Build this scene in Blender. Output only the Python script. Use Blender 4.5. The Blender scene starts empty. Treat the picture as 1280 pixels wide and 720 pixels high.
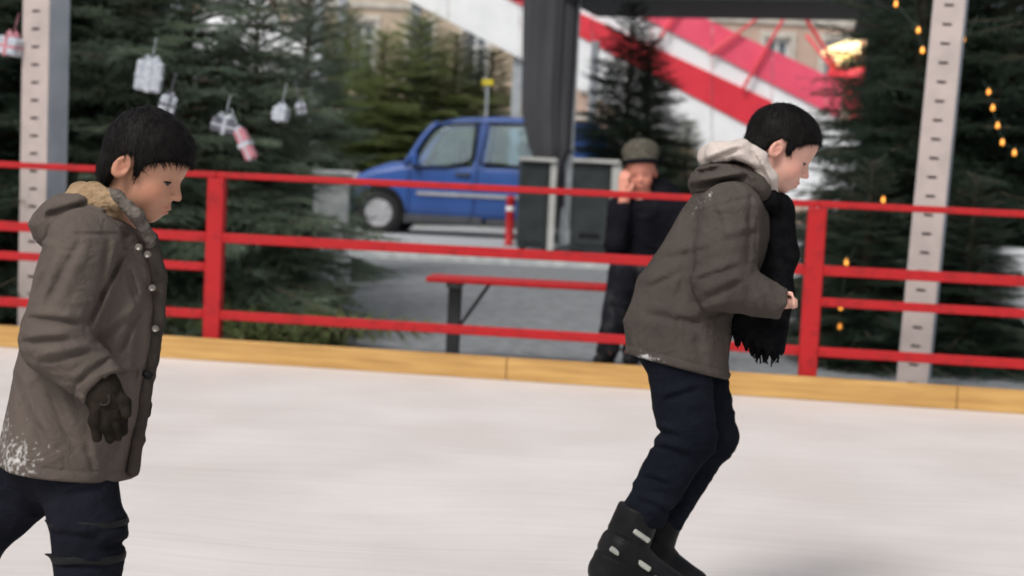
import bpy, math, random
import numpy as np
from mathutils import Vector, Matrix
R_ = math.radians
SC = bpy.context.scene
COL = SC.collection
rng = np.random.default_rng(7)

# ------------------------------------------------------------------ camera
FPX, CAMH = 1850.0, 1.15            # focal length in units of a 1280-wide frame, eye height (m)
PITCH, ROLL = R_(4.08), R_(2.75)
CAM = np.array([0.0, 0.0, CAMH])
_F = np.array([0, math.cos(PITCH), -math.sin(PITCH)])
_U0 = np.array([0, math.sin(PITCH), math.cos(PITCH)])
_R0 = np.array([1.0, 0, 0])
CR = _R0 * math.cos(ROLL) + _U0 * math.sin(ROLL)
CU = -_R0 * math.sin(ROLL) + _U0 * math.cos(ROLL)
CF = _F
cd = bpy.data.cameras.new("camera")
cam = bpy.data.objects.new("camera", cd)
COL.objects.link(cam)
cd.sensor_width = 36.0
cd.lens = FPX / 1280 * 36.0
cd.clip_start, cd.clip_end = 0.05, 2000
cd.dof.use_dof = True
cd.dof.focus_distance = 3.1
cd.dof.aperture_fstop = 3.6
m = Matrix(((CR[0], CU[0], -CF[0], 0), (CR[1], CU[1], -CF[1], 0), (CR[2], CU[2], -CF[2], CAMH), (0, 0, 0, 1)))
cam.matrix_world = m
SC.camera = cam
# ------------------------------------------------------------------ sky, sun, exposure (overcast winter day)
SUN_EL, SUN_AZ = R_(50), R_(212)
w = bpy.data.worlds.new("World"); SC.world = w; w.use_nodes = True
nt = w.node_tree; nt.nodes.clear()
sky = nt.nodes.new("ShaderNodeTexSky"); sky.sky_type = 'NISHITA'; sky.sun_disc = False
sky.sun_elevation = SUN_EL; sky.sun_rotation = SUN_AZ
sky.dust_density = 6.0; sky.air_density = 1.5; sky.altitude = 200
hs = nt.nodes.new("ShaderNodeHueSaturation"); hs.inputs["Saturation"].default_value = 0.25
bg = nt.nodes.new("ShaderNodeBackground"); bg.inputs[1].default_value = 0.115
wo = nt.nodes.new("ShaderNodeOutputWorld")
nt.links.new(sky.outputs[0], hs.inputs["Color"]); nt.links.new(hs.outputs[0], bg.inputs[0]); nt.links.new(bg.outputs[0], wo.inputs[0])
sl = bpy.data.lights.new("sun", 'SUN'); sl.energy = 1.5; sl.angle = R_(16); sl.color = (1.0, 0.95, 0.9)
sun = bpy.data.objects.new("sun", sl); COL.objects.link(sun)
sd = Vector((math.sin(SUN_AZ) * math.cos(SUN_EL), math.cos(SUN_AZ) * math.cos(SUN_EL), math.sin(SUN_EL)))
sun.rotation_euler = sd.to_track_quat('Z', 'Y').to_euler(); sun.location = sd * 60
SC.view_settings.view_transform = 'Standard'; SC.view_settings.look = 'None'
SC.view_settings.exposure = 0.10; SC.view_settings.gamma = 1.0
SC.view_settings.use_curve_mapping = False

# ------------------------------------------------------------------ small helpers
def at(x, y, Y):
    """point of the place seen towards picture point (x, y), at distance Y along +Y"""
    d = CF * FPX + CR * (x - 640) + CU * (360 - y)
    return CAM + d * (Y / d[1])
def ground(x, y, z=0.0):
    d = CF * FPX + CR * (x - 640) + CU * (360 - y)
    return CAM + d * ((z - CAMH) / d[2])

def link_nodes(nt, a, b): nt.links.new(a, b)
def mat(name, c1, c2=None, scale=8.0, rough=0.6, bump=0.0, bscale=60.0, metal=0.0, stretch=(1, 1, 1), detail=5.0,
        attr=None, snow=None, sss=0.0, wr=0.0, wrs=22.0, emit=None, spec=0.5, lo=0.35, hi=0.65, bdist=0.01, coord='Object'):
    M = bpy.data.materials.new(name); M.use_nodes = True
    t = M.node_tree; b = t.nodes["Principled BSDF"]
    N = t.nodes.new
    tc = N("ShaderNodeTexCoord"); mp = N("ShaderNodeMapping"); mp.inputs["Scale"].default_value = stretch
    t.links.new(tc.outputs[coord], mp.inputs[0])
    n1 = N("ShaderNodeTexNoise"); n1.inputs["Scale"].default_value = scale; n1.inputs["Detail"].default_value = detail
    t.links.new(mp.outputs[0], n1.inputs["Vector"])
    mr = N("ShaderNodeMapRange"); mr.inputs[1].default_value = lo; mr.inputs[2].default_value = hi
    t.links.new(n1.outputs[0], mr.inputs[0])
    mx = N("ShaderNodeMix"); mx.data_type = 'RGBA'
    mx.inputs[6].default_value = (*c1, 1); mx.inputs[7].default_value = (*(c2 or tuple(x * 0.75 for x in c1)), 1)
    t.links.new(mr.outputs[0], mx.inputs[0])
    col = mx.outputs[2]
    if attr:
        at_ = N("ShaderNodeAttribute"); at_.attribute_name = attr
        m2 = N("ShaderNodeMix"); m2.data_type = 'RGBA'; m2.blend_type = 'MULTIPLY'; m2.inputs[0].default_value = 1.0
        t.links.new(col, m2.inputs[6]); t.links.new(at_.outputs["Color"], m2.inputs[7]); col = m2.outputs[2]
    if snow:
        at_ = N("ShaderNodeAttribute"); at_.attribute_name = 'snow'
        n3 = N("ShaderNodeTexNoise"); n3.inputs["Scale"].default_value = snow; n3.inputs["Detail"].default_value = 6
        t.links.new(tc.outputs['Object'], n3.inputs["Vector"])
        ad = N("ShaderNodeMath"); ad.operation = 'ADD'; t.links.new(at_.outputs["Fac"], ad.inputs[0]); t.links.new(n3.outputs[0], ad.inputs[1])
        m3 = N("ShaderNodeMapRange"); m3.inputs[1].default_value = 0.92; m3.inputs[2].default_value = 1.16
        t.links.new(ad.outputs[0], m3.inputs[0])
        m2 = N("ShaderNodeMix"); m2.data_type = 'RGBA'; t.links.new(m3.outputs[0], m2.inputs[0])
        t.links.new(col, m2.inputs[6]); m2.inputs[7].default_value = (0.52, 0.51, 0.50, 1); col = m2.outputs[2]
    t.links.new(col, b.inputs["Base Color"])
    b.inputs["Roughness"].default_value = rough; b.inputs["Metallic"].default_value = metal
    b.inputs["Specular IOR Level"].default_value = spec
    if sss:
        b.inputs["Subsurface Weight"].default_value = sss
        b.inputs["Subsurface Radius"].default_value = (0.010, 0.004, 0.002); b.inputs["Subsurface Scale"].default_value = 1.0
    if bump:
        n2 = N("ShaderNodeTexNoise"); n2.inputs["Scale"].default_value = bscale; n2.inputs["Detail"].default_value = 4
        t.links.new(mp.outputs[0], n2.inputs["Vector"])
        bp = N("ShaderNodeBump"); bp.inputs["Strength"].default_value = bump; bp.inputs["Distance"].default_value = bdist
        t.links.new(n2.outputs[0], bp.inputs["Height"]); t.links.new(bp.outputs[0], b.inputs["Normal"])
        if wr:
            n4 = N("ShaderNodeTexNoise"); n4.inputs["Scale"].default_value = wrs; n4.inputs["Detail"].default_value = 3; n4.inputs["Distortion"].default_value = 1.6
            t.links.new(tc.outputs['Object'], n4.inputs["Vector"])
            b4 = N("ShaderNodeBump"); b4.inputs["Strength"].default_value = wr; b4.inputs["Distance"].default_value = .02
            t.links.new(n4.outputs[0], b4.inputs["Height"]); t.links.new(b4.outputs[0], bp.inputs["Normal"])
    if emit:
        b.inputs["Emission Color"].default_value = (*emit[:3], 1); b.inputs["Emission Strength"].default_value = emit[3]
    return M

def new_mesh(name, V, Fc, smooth=False):
    me = bpy.data.meshes.new(name)
    V = np.asarray(V, dtype=np.float32)
    if isinstance(Fc, np.ndarray):
        k = Fc.shape[1]; n = Fc.shape[0]
        me.vertices.add(len(V)); me.vertices.foreach_set("co", V.ravel())
        me.loops.add(n * k); me.loops.foreach_set("vertex_index", Fc.astype(np.int32).ravel())
        me.polygons.add(n); me.polygons.foreach_set("loop_start", (np.arange(n) * k).astype(np.int32))
        me.update(calc_edges=True); me.validate()
    else:
        me.from_pydata([tuple(map(float, v)) for v in V], [], Fc); me.update()
    if smooth: me.polygons.foreach_set("use_smooth", [True] * len(me.polygons))
    return me
def link(name, me, m_, parent=None, loc=None):
    o = bpy.data.objects.new(name, me); COL.objects.link(o)
    if m_ is not None and me is not None and len(me.materials) == 0: me.materials.append(m_)
    if parent is not None: o.parent = parent
    if loc is not None: o.location = [float(c) for c in loc]
    return o
def tag(o, label, cat, group=None):
    o["label"] = label; o["category"] = cat
    if group: o["group"] = group
    return o
def thing(name, label, cat, loc, rotz=0.0, group=None):
    o = bpy.data.objects.new(name, None); COL.objects.link(o); o.empty_display_size = 0.2
    o.location = [float(c) for c in loc]; o.rotation_euler = (0, 0, rotz)
    return tag(o, label, cat, group)
def structure(o): o["kind"] = "structure"; return o

class MB:
    """collects simple solids"""
    def __init__(s): s.v = []; s.f = []
    def add(s, V, F):
        o = len(s.v); s.v += [tuple(map(float, p)) for p in V]; s.f += [tuple(i + o for i in f) for f in F]; return s
    def box(s, c, d, ax=None, bev=0.0):
        """centre, full dims, optional 3 axes"""
        c = np.array(c, float); ax = np.eye(3) if ax is None else np.array(ax, float)
        hx, hy, hz = [q / 2 for q in d]
        if bev <= 0:
            pts = [c + ax[0] * sx * hx + ax[1] * sy * hy + ax[2] * sz * hz for sz in (-1, 1) for sy in (-1, 1) for sx in (-1, 1)]
            return s.add(pts, [(0, 2, 3, 1), (4, 5, 7, 6), (0, 1, 5, 4), (2, 6, 7, 3), (0, 4, 6, 2), (1, 3, 7, 5)])
        b = min(bev, hx * .9, hy * .9, hz * .9); pts = []; idx = {}
        for sx in (-1, 1):
            for sy in (-1, 1):
                for sz in (-1, 1):
                    for k, (a, e, g) in enumerate(((0, b, b), (b, 0, b), (b, b, 0))):
                        idx[(sx, sy, sz, k)] = len(pts)
                        pts.append(c + ax[0] * sx * (hx - a) + ax[1] * sy * (hy - e) + ax[2] * sz * (hz - g))
        F = []
        for sg in (-1, 1):
            F.append([idx[(sg, -1, -1, 0)], idx[(sg, 1, -1, 0)], idx[(sg, 1, 1, 0)], idx[(sg, -1, 1, 0)]][::sg])
            F.append([idx[(-1, sg, -1, 1)], idx[(-1, sg, 1, 1)], idx[(1, sg, 1, 1)], idx[(1, sg, -1, 1)]][::sg])
            F.append([idx[(-1, -1, sg, 2)], idx[(1, -1, sg, 2)], idx[(1, 1, sg, 2)], idx[(-1, 1, sg, 2)]][::sg])
        for a in (-1, 1):
            for e in (-1, 1):
                q = a * e
                F.append([idx[(a, e, -1, 0)], idx[(a, e, -1, 1)], idx[(a, e, 1, 1)], idx[(a, e, 1, 0)]][::q])
                F.append([idx[(a, -1, e, 2)], idx[(a, -1, e, 0)], idx[(a, 1, e, 0)], idx[(a, 1, e, 2)]][::q])
                F.append([idx[(-1, a, e, 1)], idx[(-1, a, e, 2)], idx[(1, a, e, 2)], idx[(1, a, e, 1)]][::q])
                for g in (-1, 1):
                    F.append([idx[(a, e, g, 0)], idx[(a, e, g, 1)], idx[(a, e, g, 2)]][::a * e * g])
        return s.add(pts, F)
    def tube(s, pts, r, n=8, cap=True):
        pts = [np.array(p, float) for p in pts]; rr = [r] * len(pts) if np.isscalar(r) else list(r)
        V = []; F = []; prev = None
        for i, p in enumerate(pts):
            t = pts[min(i + 1, len(pts) - 1)] - pts[max(i - 1, 0)]; t = t / (np.linalg.norm(t) + 1e-9)
            if prev is None:
                a = np.array([0, 0, 1.0]) if abs(t[2]) < .9 else np.array([1.0, 0, 0])
                u = np.cross(t, a)
            else: u = prev - t * np.dot(prev, t)
            u = u / (np.linalg.norm(u) + 1e-9); prev = u; v = np.cross(t, u)
            for k in range(n):
                a = 2 * math.pi * k / n
                V.append(p + (u * math.cos(a) + v * math.sin(a)) * rr[i])
        for i in range(len(pts) - 1):
            for k in range(n):
                F.append((i * n + k, i * n + (k + 1) % n, (i + 1) * n + (k + 1) % n, (i + 1) * n + k))
        if cap: F.append(tuple(range(n))[::-1]); F.append(tuple((len(pts) - 1) * n + k for k in range(n)))
        return s.add(V, F)
    def lathe(s, prof, c, n=24, axis=2):
        """prof: list of (r, h) about an axis through c"""
        V = []; F = []
        for r, h in prof:
            for k in range(n):
                a = 2 * math.pi * k / n
                q = [r * math.cos(a), r * math.sin(a), h]
                if axis == 1: q = [q[0], q[2], -q[1]]
                if axis == 0: q = [q[2], q[0], q[1]]
                V.append(np.array(c, float) + q)
        for i in range(len(prof) - 1):
            for k in range(n): F.append((i * n + k, i * n + (k + 1) % n, (i + 1) * n + (k + 1) % n, (i + 1) * n + k))
        F.append(tuple(range(n))[::-1]); F.append(tuple((len(prof) - 1) * n + k for k in range(n)))
        return s.add(V, F)
    def prism(s, poly, ext):
        """poly: list of 3-D points, ext: extrusion vector"""
        n = len(poly); e = np.array(ext, float)
        V = [np.array(p, float) for p in poly] + [np.array(p, float) + e for p in poly]
        F = [tuple(range(n))[::-1], tuple(range(n, 2 * n))] + [(i, (i + 1) % n, n + (i + 1) % n, n + i) for i in range(n)]
        return s.add(V, F)
    def mesh(s, name, smooth=False):
        return new_mesh(name, s.v, s.f, smooth)
    def build(s, name, m_, parent=None, loc=None, smooth=False):
        return link(name, s.mesh(name, smooth), m_, parent, loc)

# ------------------------------------------------------------------ implicit surfaces for figures and cloth
def vnoise(P):
    i = np.floor(P); f = P - i; u = f * f * (3 - 2 * f)
    def h(a, b, c):
        q = np.sin((i[:, 0] + a) * 127.1 + (i[:, 1] + b) * 311.7 + (i[:, 2] + c) * 74.7) * 43758.5453
        return q - np.floor(q)
    def L(a, b, t): return a + (b - a) * t
    x0 = L(L(h(0, 0, 0), h(1, 0, 0), u[:, 0]), L(h(0, 1, 0), h(1, 1, 0), u[:, 0]), u[:, 1])
    x1 = L(L(h(0, 0, 1), h(1, 0, 1), u[:, 0]), L(h(0, 1, 1), h(1, 1, 1), u[:, 0]), u[:, 1])
    return L(x0, x1, u[:, 2])
def smin(a, b, k):
    hh = np.clip(.5 + .5 * (b - a) / k, 0, 1)
    return b + (a - b) * hh - k * hh * (1 - hh)
def smax(a, b, k): return -smin(-a, -b, k)
def pt(p):
    """(across, down, away) as seen from the front of the frame -> frame coordinates; things further away stand a little wider"""
    v = p[2] if len(p) > 2 else 0.0; k = 1 + v / FPX
    return np.array([640 + (p[0] - 640) * k, v, -(360 + (p[1] - 360) * k)], float)
def cap(P, a, b, ra, rb, flat=None):
    a, b = pt(a), pt(b); ba = b - a
    q = P - a; t = np.clip(q @ ba / (ba @ ba), 0, 1)
    e = q - t[:, None] * ba
    if flat is not None:
        nv, k = np.array(flat[0], float), flat[1]; nv /= np.linalg.norm(nv)
        e = e + (e @ nv)[:, None] * nv * (1 / k - 1)
        return (np.linalg.norm(e, axis=1) - (ra + (rb - ra) * t)) * min(1, k)
    return np.linalg.norm(e, axis=1) - (ra + (rb - ra) * t)
def chain(P, pts, rs, k=4):
    d = None
    for i in range(len(pts) - 1):
        c = cap(P, pts[i], pts[i + 1], rs[i], rs[i + 1]); d = c if d is None else smin(d, c, k)
    return d
def ell(P, c, r, tilt=0.0):
    q = P - pt(c); r = np.array([r[0], r[2], r[1]], float)      # r = across, down, away
    if tilt:
        ca, sa = math.cos(tilt), math.sin(tilt)
        q = np.stack([q[:, 0] * ca - q[:, 2] * sa, q[:, 1], q[:, 0] * sa + q[:, 2] * ca], 1)
    return (np.linalg.norm(q / r, axis=1) - 1) * r.min()
def loft(P, ys, xs, ra, rb, vs=None):
    y = -P[:, 2]
    cx = np.interp(y, ys, xs); a = np.interp(y, ys, ra); b = np.interp(y, ys, rb)
    cv = 0 if vs is None else np.interp(y, ys, vs)
    return (np.sqrt(((P[:, 0] - cx) / a) ** 2 + ((P[:, 1] - cv) / b) ** 2) - 1) * np.minimum(a, b)

def surf(f, axes):
    """surface of f < 0 on a rectilinear grid, dual vertices; only blocks near the surface are sampled"""
    ax = []
    for a in axes:
        a = np.asarray(a, float); k = (len(a) - 1) % 4
        if k: a = np.concatenate([a, a[-1] + (a[-1] - a[-2]) * np.arange(1, 5 - k)])
        ax.append(a)
    n = [len(a) for a in ax]; nb = [(k - 1) // 4 for k in n]
    ca = [a[::4] for a in ax]
    G = np.stack(np.meshgrid(*ca, indexing='ij'), -1).reshape(-1, 3)
    C = f(G).reshape([k + 1 for k in nb])
    mn = np.full(nb, 1e9); sgn = np.zeros(nb, int)
    for i in (0, 1):
        for j in (0, 1):
            for k in (0, 1):
                s_ = C[i:i + nb[0], j:j + nb[1], k:k + nb[2]]
                mn = np.minimum(mn, np.abs(s_)); sgn += (s_ < 0)
    dg = np.sqrt(np.diff(ca[0])[:, None, None] ** 2 + np.diff(ca[1])[None, :, None] ** 2 + np.diff(ca[2])[None, None, :] ** 2)
    act = (mn < dg * .8) | ((sgn > 0) & (sgn < 8))
    V = np.where(C < 0, -1e3, 1e3)[:nb[0], :nb[1], :nb[2]]
    for q in range(3): V = np.repeat(V, 4, q)
    V = np.pad(V, [(0, 1)] * 3, mode='edge').astype(np.float32)
    mk = act
    for q in range(3): mk = np.repeat(mk, 4, q)
    mk = np.pad(mk, [(0, 1)] * 3)
    for q in range(3): mk = mk | np.roll(mk, 1, q)
    I = np.nonzero(mk)
    Pp = np.stack([ax[0][I[0]], ax[1][I[1]], ax[2][I[2]]], 1)
    out = np.empty(len(Pp), np.float32)
    for c0 in range(0, len(Pp), 400000): out[c0:c0 + 400000] = f(Pp[c0:c0 + 400000])
    V[I] = out
    S = V < 0
    cnt = np.zeros([k - 1 for k in n], np.int8)
    for i in (0, 1):
        for j in (0, 1):
            for k in (0, 1): cnt += S[i:n[0] - 1 + i, j:n[1] - 1 + j, k:n[2] - 1 + k]
    ci = np.nonzero((cnt > 0) & (cnt < 8)); M = len(ci[0])
    vid = np.full([k - 1 for k in n], -1, np.int32); vid[ci] = np.arange(M)
    acc = np.zeros((M, 3)); num = np.zeros(M)
    cor = [(i, j, k) for i in (0, 1) for j in (0, 1) for k in (0, 1)]
    cv = {c: V[ci[0] + c[0], ci[1] + c[1], ci[2] + c[2]] for c in cor}
    cp = {c: np.stack([ax[0][ci[0] + c[0]], ax[1][ci[1] + c[1]], ax[2][ci[2] + c[2]]], 1) for c in cor}
    for c in cor:
        for q in range(3):
            if c[q] == 0:
                d = list(c); d[q] = 1; d = tuple(d)
                v0, v1 = cv[c], cv[d]; x = (v0 < 0) != (v1 < 0)
                t = np.where(x, v0 / np.where(x, v0 - v1, 1), 0)
                acc += np.where(x[:, None], cp[c] + (cp[d] - cp[c]) * t[:, None], 0); num += x
    verts = acc / num[:, None]
    quads = []
    for q in range(3):
        o1, o2 = (q + 1) % 3, (q + 2) % 3
        sl0 = [slice(1, -1)] * 3; sl1 = [slice(1, -1)] * 3
        sl0[q] = slice(0, n[q] - 1); sl1[q] = slice(1, n[q])
        A, B = S[tuple(sl0)], S[tuple(sl1)]
        for flip, m_ in ((0, A & ~B), (1, ~A & B)):
            J = list(np.nonzero(m_)); J[o1] = J[o1] + 1; J[o2] = J[o2] + 1
            def cid(a, b):
                K = [J[0].copy(), J[1].copy(), J[2].copy()]; K[o1] -= a; K[o2] -= b
                return vid[tuple(K)]
            qd = np.stack([cid(1, 1), cid(0, 1), cid(0, 0), cid(1, 0)], 1)
            quads.append(qd[:, ::-1] if flip else qd)
    Q = np.concatenate(quads); Q = Q[(Q >= 0).all(1)]
    return verts, Q
def grid(lo, hi, st):
    """lo, hi as (across, down, away)"""
    q = 12 * st
    return [np.arange(lo[0] - q, hi[0] + q, st), np.arange(lo[2] - st, hi[2] + st, st), np.arange(-hi[1] - q, -lo[1] + q, st)]
def axis_mix(lo, hi, flo, fhi, cs, fs):
    a = np.arange(lo, flo, cs); b = np.arange(flo, fhi, fs); c = np.arange(fhi, hi + cs, cs)
    return np.concatenate([a, b, c])

class Figure:
    """a frame held parallel to the body's side view: across/down/away units, s units per metre, at distance FPX/s"""
    def __init__(s, scale, label, foot, group=None):
        s.s = scale
        r = CAM + CF * (FPX / scale) + CR * (foot[0] - 640) / scale + CU * (360 - foot[1]) / scale + CF * foot[2] / scale
        s.root = thing("person", label, "person", r, 0, group); s.loc = r
    def W(s, V):
        V = np.asarray(V, float)
        return CAM + CF * (FPX / s.s) + np.outer((V[:, 0] - 640) / s.s, CR) + np.outer((360 + V[:, 2]) / s.s, CU) + np.outer(V[:, 1] / s.s, CF) - s.loc
    def part(s, name, VQ, m_, parent=None, smooth=True, cols=None, snow=None, label=None):
        V, Q = VQ
        me = new_mesh(name, s.W(V), Q if isinstance(Q, np.ndarray) else Q, smooth)
        if cols is not None:
            a = me.color_attributes.new("tint", 'FLOAT_COLOR', 'POINT')
            a.data.foreach_set("color", np.concatenate([cols, np.ones((len(cols), 1))], 1).astype(np.float32).ravel())
        if snow is not None:
            a = me.attributes.new("snow", 'FLOAT', 'POINT'); a.data.foreach_set("value", snow.astype(np.float32))
        o = link(name, me, m_, parent or s.root)
        if label: o["label"] = label
        return o
    def solid(s, name, mb, m_, parent=None, smooth=False):
        """mb built in frame coordinates (across, away, -down)"""
        return s.part(name, (np.array(mb.v), mb.f), m_, parent, smooth)
def fp(p): return tuple(pt(p))

class Head:
    def __init__(s, c, h, fwd, up):
        s.c = pt(c); s.h = h
        f = np.array(fwd, float); f /= np.linalg.norm(f); u = np.array(up, float); u -= f * (u @ f); u /= np.linalg.norm(u)
        s.A = np.stack([f, np.cross(u, f), u])
    def q(s, P): return ((P - s.c) @ s.A.T) / s.h
    def p(s, Q): return s.c + (np.asarray(Q, float) * s.h) @ s.A
def qell(Q, c, r): r = np.array(r, float); return (np.linalg.norm((Q - np.array(c, float)) / r, axis=-1) - 1) * r.min()
def qcap(Q, a, b, ra, rb):
    a, b = np.array(a, float), np.array(b, float); ba = b - a
    t = np.clip((Q - a) @ ba / (ba @ ba), 0, 1)
    return np.linalg.norm(Q - a - t[:, None] * ba, axis=1) - (ra + (rb - ra) * t)
def head_sdf(Q, back=0.42, neck=True, lid=0.012):
    S = Q.copy(); S[:, 1] = np.abs(S[:, 1])
    X = S.copy(); X[:, 0] = np.where(X[:, 0] < 0, X[:, 0] * .42 / back, X[:, 0])
    d = qell(X, (-.01, 0, .12), (.415, .335, .375))
    d = smin(d, qell(S, (.12, 0, -.12), (.255, .255, .34)), .09)
    d = smin(d, qell(S, (.12, 0, -.29), (.20, .20, .17)), .08)
    d = smin(d, qell(S, (.245, 0, -.425), (.075, .085, .062)), .07)
    d = smin(d, qell(S, (.215, .135, -.2), (.12, .105, .12)), .07)
    d = smin(d, qcap(S, (.335, .03, .02), (.285, .17, .03), .045, .04), .06)
    d = smin(d, qell(S, (.13, 0, .17), (.265, .26, .24)), .08)
    d = smax(d, -qell(S, (.405, .135, -.07), (.07, .075, .05)), .05)
    d = smin(d, qell(S, (.30, 0, -.30), (.09, .10, .10)), .05)
    d = smin(d, qcap(S, (.355, 0, -.02), (.425, 0, -.165), .026, .036), .035)
    d = smin(d, qell(S, (.432, 0, -.182), (.034, .04, .03)), .03)
    d = smin(d, qell(S, (.395, .045, -.195), (.035, .026, .026)), .02)
    d = smax(d, -qell(S, (.405, .026, -.225), (.02, .013, .012)), .012)
    # eyelids over the ball
    lidd = np.abs(np.linalg.norm(S - np.array([.285, .13, -.07]), axis=1) - .068) - .007
    slit = np.abs(S[:, 2] + .085 + .10 * (S[:, 0] - .34)) - lid
    lidd = np.maximum(lidd, -slit)
    d = smin(d, lidd, .012)
    # lips
    d = smin(d, qell(S, (.378, 0, -.298), (.034, .075, .018)), .014)
    d = smin(d, qell(S, (.366, 0, -.343), (.034, .065, .022)), .014)
    d = smax(d, -qell(S, (.415, 0, -.321), (.05, .085, .006)), .008)
    # ears
    e = S - np.array([-.05, .335, -.09]); ca, sa = math.cos(.25), math.sin(.25)
    e = np.stack([e[:, 0] * ca - e[:, 2] * sa, e[:, 1] - .18 * -e[:, 0], e[:, 0] * sa + e[:, 2] * ca], 1)
    ear = (np.linalg.norm(e / np.array([.078, .036, .118]), axis=1) - 1) * .034
    ear = smax(ear, -(np.linalg.norm((e - np.array([.014, .034, .012])) / np.array([.050, .034, .080]), axis=1) - 1) * .034, .008)
    ear = smin(ear, qcap(e, (.03, .010, .05), (-.012, .012, -.03), .007, .009), .012)
    d = smin(d, ear, .02)
    if neck:
        d = smin(d, qcap(Q, (-.09, 0, -.25), (-.16, 0, -.85), .185, .21), .07)
    return d
def skin_tint(Q):
    S = Q.copy(); S[:, 1] = np.abs(S[:, 1])
    g = lambda c, r: np.exp(-(((S - np.array(c)) / np.array(r)) ** 2).sum(1))[:, None]
    T = np.ones((len(Q), 3))
    def app(w, col):
        nonlocal T
        T = T * (1 - w) + T * np.array(col) * w
    app(np.clip(1.3 * g((.37, 0, -.30), (.05, .085, .018)), 0, 1), (.80, .50, .50))
    app(np.clip(1.3 * g((.36, 0, -.345), (.05, .07, .022)), 0, 1), (.86, .55, .54))
    app(g((.25, .2, -.2), (.13, .11, .10)) * .75, (1.0, .76, .73))
    app(g((.44, 0, -.18), (.05, .05, .05)) * .6, (1.0, .82, .80))
    app(g((-.04, .36, -.09), (.09, .06, .13)) * .7, (1.0, .74, .70))
    return T

def hair_sdf(Q, line, back=.42, thick=.035, jag=.018):
    S = Q.copy(); S[:, 0] = np.where(S[:, 0] < 0, S[:, 0] * .42 / back, S[:, 0]); S[:, 1] = np.abs(S[:, 1])
    d = qell(S, (-.01, 0, .12), (.415 + thick, .335 + thick, .375 + thick * 1.25))
    d = smin(d, qell(S, (.13, 0, .17), (.265 + thick, .26 + thick, .24 + thick)), .08)
    d = smin(d, qell(S, (-.18, 0, -.14), (.20 + thick, .24 + thick, .24)), .08)
    nn = vnoise(Q * np.array([30, 30, 6.0])) - .5
    d = d - .012 * (vnoise(Q * np.array([9., 9., 9.])) - .5) - .008 * nn
    zl = np.interp(Q[:, 0], line[0], line[1]) + jag * 2 * nn
    d = smax(d, zl - Q[:, 2], .015)
    return d
def strands(V, Qf, head, n, length, lift, width, seed, crown=(-.16, 0, .5), fringe=0.0):
    r = np.random.default_rng(seed)
    A, B, C, D = (V[Qf[:, i]] for i in range(4))
    nr = np.cross(C - A, D - B); ar = np.linalg.norm(nr, axis=1); nr = nr / (ar[:, None] + 1e-9)
    pick = r.choice(len(Qf), n, p=ar / ar.sum())
    uv = r.random((n, 2, 1))
    p = (A[pick] * (1 - uv[:, 0]) + B[pick] * uv[:, 0]) * (1 - uv[:, 1]) + (D[pick] * (1 - uv[:, 0]) + C[pick] * uv[:, 0]) * uv[:, 1]
    nn = nr[pick]
    cr = head.p(np.array([crown]))[0]
    t = p - cr; t -= nn * (t * nn).sum(1)[:, None]; t /= np.linalg.norm(t, axis=1)[:, None] + 1e-6
    t = t + r.normal(0, .28, t.shape); t -= nn * (t * nn).sum(1)[:, None]; t /= np.linalg.norm(t, axis=1)[:, None] + 1e-6
    sd_ = np.cross(nn, t); ln = (length * (.6 + .8 * r.random(n)) * head.h)[:, None]; wd = width * head.h
    lf = (lift * (.3 + 1.2 * r.random(n)))[:, None]
    p0 = p - nn * .01 * head.h
    p1 = p0 + t * ln * .5 + nn * ln * lf * .6
    p2 = p0 + t * ln + nn * ln * lf * .7
    Vv = np.stack([p0 - sd_ * wd, p0 + sd_ * wd, p1 + sd_ * wd * .8, p1 - sd_ * wd * .8, p2 + sd_ * wd * .15, p2 - sd_ * wd * .15], 1).reshape(-1, 3)
    k = np.arange(n)[:, None] * 6
    Fq = np.concatenate([k + np.array([[0, 1, 2, 3]]), k + np.array([[3, 2, 4, 5]])])
    return Vv, Fq
def joinvq(a, b): return np.concatenate([a[0], b[0]]), np.concatenate([a[1], b[1] + len(a[0])])
def ball(c, r, n=10):
    V = []; Fq = []
    for i in range(n + 1):
        th = math.pi * i / n
        for k in range(2 * n):
            a = math.pi * k / n
            V.append(np.array(c) + r * np.array([math.sin(th) * math.cos(a), math.sin(th) * math.sin(a), math.cos(th)]))
    for i in range(n):
        for k in range(2 * n): Fq.append((i * 2 * n + k, (i + 1) * 2 * n + k, (i + 1) * 2 * n + (k + 1) % (2 * n), i * 2 * n + (k + 1) % (2 * n)))
    return np.array(V), np.array(Fq)

# ------------------------------------------------------------------ materials
M = {}
M['red'] = mat('red_painted_steel', (.42, .014, .018), (.24, .012, .014), 16, .5, .25, 90, bdist=.002, spec=.25, lo=.5, hi=.8, detail=8)
M['board'] = mat('varnished_pine', (.58, .35, .115), (.40, .215, .06), 3.0, .5, .3, 14, stretch=(.5, 4, 11), lo=.32, hi=.70, bdist=.004, wr=.15, wrs=8)
M['pole'] = mat('galvanised_upright', (.47, .40, .38), (.38, .33, .315), 6, .6, .1, 60, metal=0.0)
M['pole_side'] = mat('galvanised_side', (.42, .46, .52), (.34, .38, .44), 6, .5)
M['dark'] = mat('black_plastic', (.007, .007, .008), (.013, .013, .014), 20, .6, spec=.15)
M['alu'] = mat('dull_aluminium', (.46, .49, .53), (.36, .39, .42), 10, .45, metal=.25)
M['tentgrey'] = mat('charcoal_canvas', (.055, .055, .062), (.04, .04, .046), 4, .85, .3, 40, stretch=(1, 1, .2))
M['tentdark'] = mat('dark_green_canvas', (.018, .024, .024), (.012, .016, .017), 4, .8, .3, 20)
M['white'] = mat('white_pvc', (.87, .89, .91), (.80, .82, .85), 2.5, .55, .15, 6)
M['redpvc'] = mat('red_pvc', (.74, .036, .06), (.64, .028, .05), 2.0, .5, .15, 6)
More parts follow.
